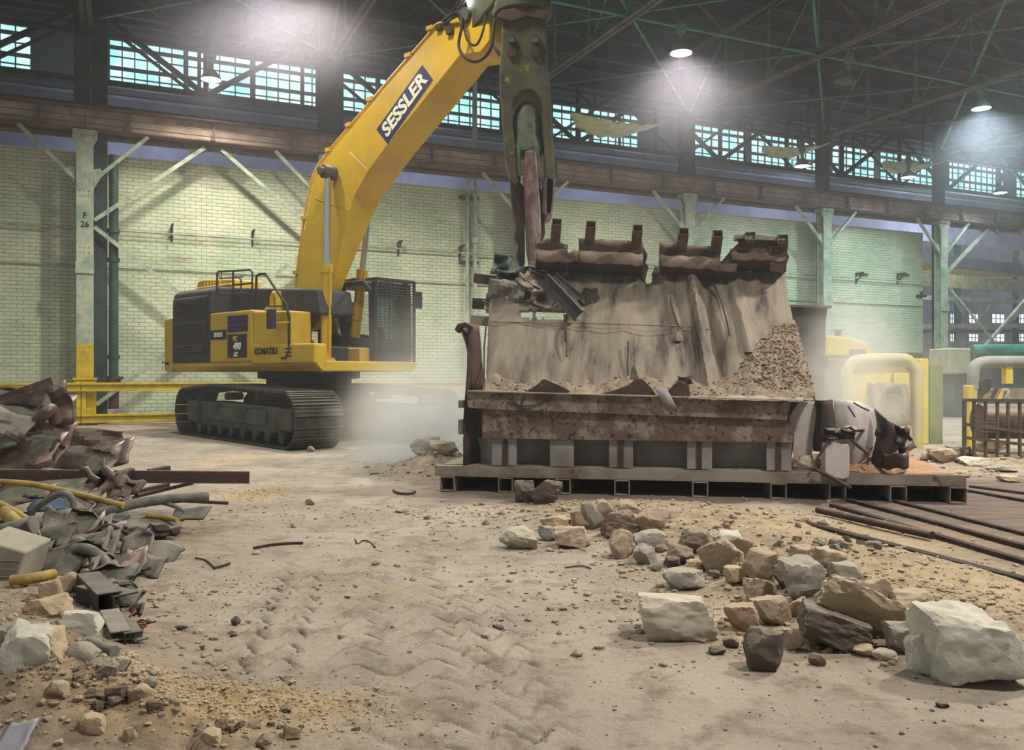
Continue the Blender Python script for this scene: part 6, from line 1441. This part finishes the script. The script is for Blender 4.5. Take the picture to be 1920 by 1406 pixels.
for k, (cx, cy, w_, h_, D, rot, m_, lab) in enumerate((
 (30, 1010, 60, 30, 7.0, .2, m_scrapgrey, 'grey bent scrap between the fat pipes at the left edge'), (75, 1035, 50, 26, 6.8, -.3, m_mauve, 'mauve scrap left of the arched hose'),
 (235, 1000, 50, 24, 7.3, .5, m_scrapdark, 'dark sliver leaning beside the triangular fin'), (175, 985, 60, 22, 7.4, -.1, m_scrapgrey, 'pale curled sheet behind the crushed casing'),
 (245, 1050, 40, 24, 6.9, -.5, m_scrapdark, 'dark bent flap under the triangular fin'), (140, 945, 60, 18, 7.8, .15, m_scrapgrey, 'dusty sheet edge right of the blue case'),
 (210, 945, 70, 16, 8.0, -.12, m_mauve, 'brown sheet edge under the thick pale pipe'), (30, 980, 60, 26, 7.4, -.2, m_burn, 'dark scrap behind the fat bent pipe'),
 (240, 1105, 60, 24, 6.1, .4, m_scrapdark, 'dark folded lug above the steel channels'), (190, 1065, 50, 28, 6.5, .8, m_mauve, 'mauve twisted strip inside the arch of the hose'),
 (300, 1000, 60, 10, 7.6, .1, m_burn, 'dark low strip on the floor right of the pile'), (150, 1075, 40, 30, 6.4, -.7, m_burn, 'burnt scrap at the foot of the arched hose'))):
    splate(cx, cy, w_, h_, D, 80+k, m_, lab, rot=rot, lean=1.2, amp=.2, n=9)
for pts, r_, m_, lab in (([(236, 1008, 7.2), (250, 1030, 7.1), (244, 1052, 6.9)], .012, m_burn, 'thin dark cable hanging right of the crushed casing'), ([(150, 960, 7.6), (190, 975, 7.5), (240, 978, 7.5)], .014, m_hose, 'thin grey cable lying across the grey sheets'),
    ([(70, 990, 7.0), (76, 1010, 6.9), (68, 1030, 6.8)], .010, m_yelpipe, 'thin pale cord hanging from the fat grey pipe'), ([(170, 1000, 7.0), (200, 985, 7.1), (238, 1000, 7.1), (262, 1020, 7.0)], .016, m_burn, 'dark cable arching over the middle of the pile')):
    spipe(pts, r_, m_, lab, 'cable', 'cable')
# beige ribbed slab at the left edge
o = empty('beige_ribbed_panel', at(0, 1112, 5.9), 0, 'beige ribbed metal panel standing at the left edge of the photo', 'panel'); o.location.z = gh(o.location.x, o.location.y)-.02
base = at(0, 1112, 5.9)
def bq(px, py): return at(px, py, 5.9)-o.location
fs_ = MB(); P_ = [bq(-40, 1010), bq(47, 1036), bq(30, 1092), bq(22, 1112), bq(-40, 1118)]
n = len(P_); fs_.add(P_+[p+Vector((0, .35, .03)) for p in P_], [tuple(range(n)), tuple(range(2*n-1, n-1, -1))]+[(i, n+i, n+(i+1) % n, (i+1) % n) for i in range(n)])
fs_.build('panel_body', mat('beige_panel', (158, 152, 134), (140, 134, 118), rough=.7, bump=.1, dust=.3), o, bevel=.01)
for y in (1052, 1068, 1082, 1098): MB().tube([bq(-40, y-3)+Vector((0, -.005, 0)), bq(42-(y-1036)*.3, y)+Vector((0, -.005, 0))], .007, 5).build('rib_line', m_scrapgrey, o)
splate(20, 1395, 60, 36, 3.75, 60, mat('pale_violet_sheet', (150, 146, 156), (128, 124, 132), rough=.5), 'pale violet sheet scrap at the bottom left corner', rot=-.2, lean=2, amp=.06)
splate(222, 1250, 36, 10, 4.5, 61, m_scrapdark, 'dark flat chip half buried below the short grey pipe', rot=-.1, lean=3, amp=.03, n=6)
# loose strips, wires and chips on the floor
def fwire(pts, r, m, lab, name='wire', cat='wire'):
    return simple(name, MB().tube(catmull([gp(a, b, r*.8+.004) for a, b in pts], 5), r, 6), m, lab, cat)
fwire([(476, 1030), (510, 1024), (545, 1021), (568, 1021)], .012, m_burn, 'dark thin strip lying on the floor right of the pile')
fwire([(400, 1068), (415, 1064), (431, 1059)], .010, m_burn, 'short dark strip on the floor right of the pile')
fwire([(366, 1048), (385, 1052), (402, 1066)], .006, m_burn, 'thin wire beside the short dark strip')
fwire([(738, 922), (748, 927), (768, 928), (778, 924)], .018, m_rust, 'bent rusty strip on the floor left of the pallet corner')
fwire([(665, 1012), (672, 1022), (678, 1016), (690, 1016), (704, 1028)], .006, m_burn, 'thin curly wire in the middle of the floor')
fwire([(1325, 1005), (1345, 990), (1375, 980)], .012, m_burn, 'dark rod sticking out of the dirt ridge')
fwire([(1060, 1066), (1090, 1063), (1108, 1068)], .006, m_burn, 'thin dark twig of wire in front of the rounded grey stone')
for px, py, w_, h_, lab in ((340, 1179, 26, 8, 'small dark grey chip below the red cables'), (442, 1193, 22, 5, 'slim blue-grey chip under the crumpled black lump'), (505, 1131, 12, 5, 'small dark washer on the left floor, upper one'), (516, 1141, 12, 6, 'small dark washer on the left floor, lower one'), (940, 1166, 12, 6, 'small dark washer in the middle of the floor'), (934, 1178, 22, 8, 'dark crumpled chip beside the middle washer'), (1768, 1325, 26, 10, 'dark flat chips near the largest block')):
    g = gp(px, py); D = g.y; k_ += 1
    me = rock_mesh(500+k_, w_*D/F/2, h_*D/F*.9, .008 if h_ < 7 else .012, blocky=.6); me.materials.append(m_scrapdark); o = bpy.data.objects.new('metal_chip', me); COL.objects.link(o); o.location = (g.x, g.y, g.z); tag(o, lab, 'chip')
# rails let into the floor at the right
def frail(a, b, w_, h_, lab, m_=m_burn):
    p = gp(*a); q = gp(*b); p.z = max(.0, p.z*.2)+h_*.3; q.z = .0+h_*.3
    q = p+(q-p)*1.7; q.z = h_*.3
    return simple('floor_rail', MB().beam(p, q, w_, h_, 'box'), m_, lab, 'rail', 'steel rails let into the floor', bevel=.004)
frail((1487, 971), (1960, 1100), .09, .05, 'nearest dark floor rail running from the pallet to the right edge')
frail((1560, 950), (1960, 1068), .07, .05, 'second floor rail from the front, behind the loose pipe')
frail((1590, 940), (1960, 1040), .07, .05, 'third floor rail from the front, right of the pallet')
frail((1650, 935), (1960, 1014), .06, .04, 'fourth floor rail from the front, right of the pallet')
frail((1815, 922), (1960, 948), .06, .04, 'floor rail starting at the right end of the pallet, nearer one')
frail((1819, 914), (1960, 932), .06, .04, 'floor rail starting at the right end of the pallet, farther one')
frail((1640, 1065), (1960, 1168), .06, .03, 'half buried rail in the dirt right of the stones')
p = gp(1533, 966, .06); q = gp(1748, 1014, .05)
simple('loose_rusty_pipe', MB().tube([p, q], .038, 12), m_rust, 'loose rusty round pipe lying between the floor rails', 'pipe', smooth=40)
# ------------------------------------------------------------------ machines behind the dust at the right
m_yelold = mat('old_machine_yellow', (196, 176, 62), (176, 158, 70), scale=1.5, rough=.6, bump=.05, c3=(120, 104, 70), c3t=.66, dust=.6)
def world_prism(pts, D0, D1, mb=None):
    mb = mb or MB(); n = len(pts); P = [at(px, py, D0) for px, py in pts]; Q = [p+Vector((0, D1-D0, 0)) for p in P]
    return mb.add(P+Q, [tuple(range(n)), tuple(range(2*n-1, n-1, -1))]+[(i, n+i, n+(i+1) % n, (i+1) % n) for i in range(n)])
def lab_empty(name, px, D, lab, cat, group=None): return empty(name, (at(px, 703, D).x, D, 0), 0, lab, cat, group)
def rel(o, mb, name, m, **k): return mb.build(name, m, o, xf=Matrix.Translation(-Vector(o.location)), **k)
def gy(D): return CY+EYE*F/D      # row of the floor at distance D
o = lab_empty('yellow_loader', 1590, 22, 'yellow rounded machine hood behind the dust right of the hull', 'machine')
rel(o, world_prism([(1546, 628), (1600, 633), (1628, 642), (1638, 652), (1640, 668), (1546, 668)], 21.5, 24), 'hood', m_yelold, bevel=.08, seg=3)
rel(o, world_prism([(1550, 668), (1660, 668), (1660, gy(21.6)), (1550, gy(21.6))], 21.6, 24), 'body', m_scrapgrey, bevel=.03)
rel(o, world_prism([(1595, 655), (1622, 655), (1628, 668), (1595, 668)], 21.44, 21.6), 'side_window', m_rubber)
rel(o, MB().tube([at(1571, 630, 22.5), at(1571, 620, 22.5), at(1571, 619, 22.5)], [.08, .1, .2], 12), 'air_intake', m_rust)
o = lab_empty('black_hopper', 1520, 20, 'tall black box with a flat yellowish lid behind the hull', 'machine')
rel(o, world_prism([(1492, 576), (1552, 577), (1549, 600), (1545, gy(20)), (1492, gy(20))], 20, 21.5), 'box', m_darksteel, bevel=.02)
rel(o, world_prism([(1480, 571), (1560, 573), (1560, 577), (1480, 575)], 19.8, 21.7), 'lid', m_brown)
o = lab_empty('yellow_barrier', 1645, 17.5, 'yellow barrier plate with a rounded grey tube frame and torn plastic', 'barrier')
D_ = 17.5
fr = [(1590, gy(D_)), (1590, 720), (1588, 700), (1596, 682), (1615, 674), (1690, 672), (1708, 680), (1718, 696), (1720, 720), (1720, gy(D_))]
rel(o, MB().tube(catmull([at(a, b, D_) for a, b in fr], 4), .11, 12), 'tube_frame', mat('pale_tube', (160, 160, 140), (180, 162, 66), scale=1, rough=.6, dust=.6), smooth=60)
rel(o, world_prism([(1592, 700), (1602, 682), (1690, 680), (1706, 692), (1716, 720), (1716, 788), (1592, 788)], D_+.05, D_+.1), 'yellow_plate', m_yelold)
rel(o, world_prism([(1676, 699), (1705, 699), (1705, 725), (1676, 725)], D_-.02, D_+.05), 'hatch', m_yelold, bevel=.01)
pl = splate(1672, 760, 70, 80, 17.3, 71, mat('torn_plastic', (118, 110, 92), (96, 90, 76), rough=.5), 'torn plastic sheet hanging from the yellow barrier', lean=.3, amp=.25, name='plastic_sheet', cat='plastic sheet')
pl['group'] = 'plastic'; del pl['group']
o = lab_empty('green_yellow_cabinet', 1745, 18.5, 'narrow green and yellow cabinet right of the yellow barrier', 'cabinet')
rel(o, world_prism([(1724, 672), (1742, 672), (1742, gy(18.5)), (1724, gy(18.5))], 18.5, 19.2), 'yellow_post', m_yelold, bevel=.02)
rel(o, world_prism([(1743, 684), (1768, 684), (1768, gy(18.7)), (1743, gy(18.7))], 18.7, 19.5), 'green_plate', mat('dull_green_plate', (116, 124, 84), (100, 108, 80)), bevel=.01)
rel(o, world_prism([(1690, 661), (1733, 661), (1730, 671), (1692, 671)], 19.2, 20), 'dark_cap', m_darksteel, bevel=.02)
o = lab_empty('pipe_gate', 1870, 16.5, 'yellow gate with a thick grey rounded tube top at the right edge', 'gate')
D_ = 16.5
rel(o, MB().tube(catmull([at(a, b, D_) for a, b in [(1825, 730), (1825, 700), (1830, 685), (1845, 679), (1880, 678), (2000, 678)]], 4), .11, 12), 'top_tube', mat('pale_grey_tube', (136, 140, 132), (118, 122, 114), rough=.6, dust=.4), smooth=60)
rel(o, world_prism([(1815, 722), (1834, 722), (1830, gy(D_)), (1817, gy(D_))], D_-.1, D_+.1).add([], []), 'yellow_leg', m_yelold, bevel=.02)
rel(o, world_prism([(1886, 684), (1900, 684), (1900, 720), (1886, 720)], D_-.05, D_+.1), 'yellow_lug', m_yelold, bevel=.01)
sg = rel(o, world_prism([(1838, 728), (1960, 728), (1960, 748), (1838, 748)], D_-.05, D_+.05), 'striped_board', m_hullgrey)
for k in range(3):
    x0 = 1842+k*14; rel(o, world_prism([(x0, 748), (x0+7, 748), (x0+17, 728), (x0+10, 728)], D_-.07, D_-.05), 'warning_stripe', m_darksteel if k % 2 else m_yelold)
text('2', .26, m_cream, o, at(1888, 738, D_-.09)-Vector(o.location), (PI/2, 0, 0), offset=.006)
rel(o, world_prism([(1838, 716), (1846, 708), (1862, 708), (1858, 735), (1840, 738)], D_-.15, D_-.05), 'dark_fitting', m_rubber, bevel=.03)
o = lab_empty('steel_rack', 1870, 14.2, 'low rusty steel rack with a fat roll inside at the right edge', 'rack')
D_ = 14.2
rb = MB()
for a, b in (((1806, 750), (1960, 752)), ((1806, 795), (1960, 815)), ((1806, 820), (1960, 838))): rel(o, MB().beam(at(*a, D_), at(*b, D_), .05, .05), 'rack_bar', m_brown)
for px in (1808, 1940): rel(o, MB().beam(at(px, 752, D_+1.2), at(px, gy(D_+1.2), D_+1.2), .06, .05), 'rack_end', m_brown)
for px in (1808, 1826, 1848, 1870, 1890, 1912, 1940): rel(o, MB().beam(at(px, 752, D_), at(px, gy(D_)-2, D_), .04, .04), 'rack_post', m_brown)
rel(o, MB().tube([at(1835, 790, D_+.6), at(1990, 790, D_+.6)], .30, 24), 'roll', m_mauve, smooth=40)
for k in range(6): rel(o, world_prism([(1838, 778+k*6), (1868, 779+k*6), (1868, 781+k*6), (1838, 780+k*6)], D_-.02, D_+.02), 'rung', m_brown)
o = lab_empty('green_tank', 1860, 30, 'long green tank machine seen through the opening under the far windows', 'tank')
rel(o, MB().tube([at(1822, 662, 30), at(1990, 660, 30)], .30, 20), 'tank', m_teal, smooth=40)
rel(o, world_prism([(1780, 652), (1822, 653), (1822, 700), (1780, 702)], 30, 31.5), 'beige_housing', mat('beige_housing', (164, 160, 138), (150, 146, 126)), bevel=.05)
rel(o, world_prism([(1790, 690), (1990, 690), (1990, gy(30)), (1790, gy(30))], 30.3, 31.6), 'base_frame', m_grey)
# ------------------------------------------------------------------ dust in the air
def vol(name, cx, cy, cz, rx, ry, rz, dens, lab, seed=0, scale=1.0, lo=.35, hi=.75, col=(.97, .89, .78)):
    m = bpy.data.materials.new(name); m.use_nodes = True; nt = m.node_tree; N = nt.nodes; L = nt.links; N.clear()
    out = N.new('ShaderNodeOutputMaterial'); sc = N.new('ShaderNodeVolumeScatter'); sc.inputs['Color'].default_value = col+(1,); sc.inputs['Anisotropy'].default_value = .2
    L.new(sc.outputs[0], out.inputs['Volume'])
    tc = N.new('ShaderNodeTexCoord'); ln = N.new('ShaderNodeVectorMath'); ln.operation = 'LENGTH'; L.new(tc.outputs['Object'], ln.inputs[0])
    fo = N.new('ShaderNodeMapRange'); fo.interpolation_type = 'SMOOTHSTEP'; fo.inputs['From Min'].default_value = 1; fo.inputs['From Max'].default_value = .15; L.new(ln.outputs['Value'], fo.inputs['Value'])
    mp = N.new('ShaderNodeMapping'); mp.inputs['Location'].default_value = (seed, seed*2, 0); mp.inputs['Scale'].default_value = (rx*scale, ry*scale, rz*scale); L.new(tc.outputs['Object'], mp.inputs[0])
    nz_ = N.new('ShaderNodeTexNoise'); nz_.inputs['Scale'].default_value = 1; nz_.inputs['Detail'].default_value = 4; nz_.inputs['Roughness'].default_value = .55; L.new(mp.outputs[0], nz_.inputs['Vector'])
    mr = N.new('ShaderNodeMapRange'); mr.inputs['From Min'].default_value = lo; mr.inputs['From Max'].default_value = hi; L.new(nz_.outputs['Fac'], mr.inputs['Value'])
    mm = N.new('ShaderNodeMath'); mm.operation = 'MULTIPLY'; L.new(fo.outputs[0], mm.inputs[0]); L.new(mr.outputs[0], mm.inputs[1])
    m2 = N.new('ShaderNodeMath'); m2.operation = 'MULTIPLY'; L.new(mm.outputs[0], m2.inputs[0]); m2.inputs[1].default_value = dens; L.new(m2.outputs[0], sc.inputs['Density'])
    bm = bmesh.new(); bmesh.ops.create_icosphere(bm, subdivisions=3, radius=1); me = bpy.data.meshes.new(name); bm.to_mesh(me); bm.free(); me.materials.append(m)
    o = bpy.data.objects.new(name, me); COL.objects.link(o); o.location = (cx, cy, cz); o.scale = (rx, ry, rz); return tag(o, lab, 'dust', None, 'stuff')
vol('dust_cloud', -1.45, 14.6, .55, 1.95, 1.7, 1.55, 1.6, 'thick dust cloud rising off the floor between excavator and hull', 3, .8, .30, .6)
vol('dust_cloud', -.8, 15.8, 1.3, 2.8, 1.8, 2.2, .36, 'thin dust drifting in front of the excavator tracks and cab', 7, .6, .3, .65)
vol('dust_cloud', 5.5, 14.0, 1.5, 1.1, 1.1, 1.8, 1.1, 'dust plume rising along the right edge of the hull', 9, .9, .32, .62)
vol('dust_cloud', 7.2, 15.5, 1.0, 2.8, 1.8, 1.7, .2, 'thin dust over the yellow barrier at the right', 12, .7, .3, .65)
p = at(1290, 150, 23.0); vol('smoke_wisp', p.x, p.y, p.z, 3.6, 3.0, 2.6, .065, 'pale smoke lit by the brightest high bay lamp', 21, .35, .25, .7, (.92, .86, .92))
p = at(470, 30, 19.5); vol('smoke_wisp', p.x, p.y, p.z, 4.2, 3.0, 2.2, .07, 'purplish smoke hanging under the roof left of the boom', 25, .35, .25, .7, (.90, .84, .94))
p = at(1850, 280, 28.0); vol('smoke_wisp', p.x, p.y, p.z, 3.0, 3.0, 3.2, .05, 'bluish smoke under the lamp near the right edge', 29, .35, .25, .7, (.84, .88, .96))
# thin smoke hanging in the whole hall
m = bpy.data.materials.new('hall_haze'); m.use_nodes = True; N = m.node_tree.nodes; N.clear(); out = N.new('ShaderNodeOutputMaterial'); sc = N.new('ShaderNodeVolumeScatter')
sc.inputs['Color'].default_value = (.90, .88, .93, 1); sc.inputs['Density'].default_value = .0022; sc.inputs['Anisotropy'].default_value = .3; m.node_tree.links.new(sc.outputs[0], out.inputs['Volume'])
o = MB().box(-14, 66, -27, 7.9, .6, 14.6).build('hall_haze', m, None, xf=XW); tag(o, 'thin bluish haze hanging through the whole hall', 'haze', None, 'stuff')
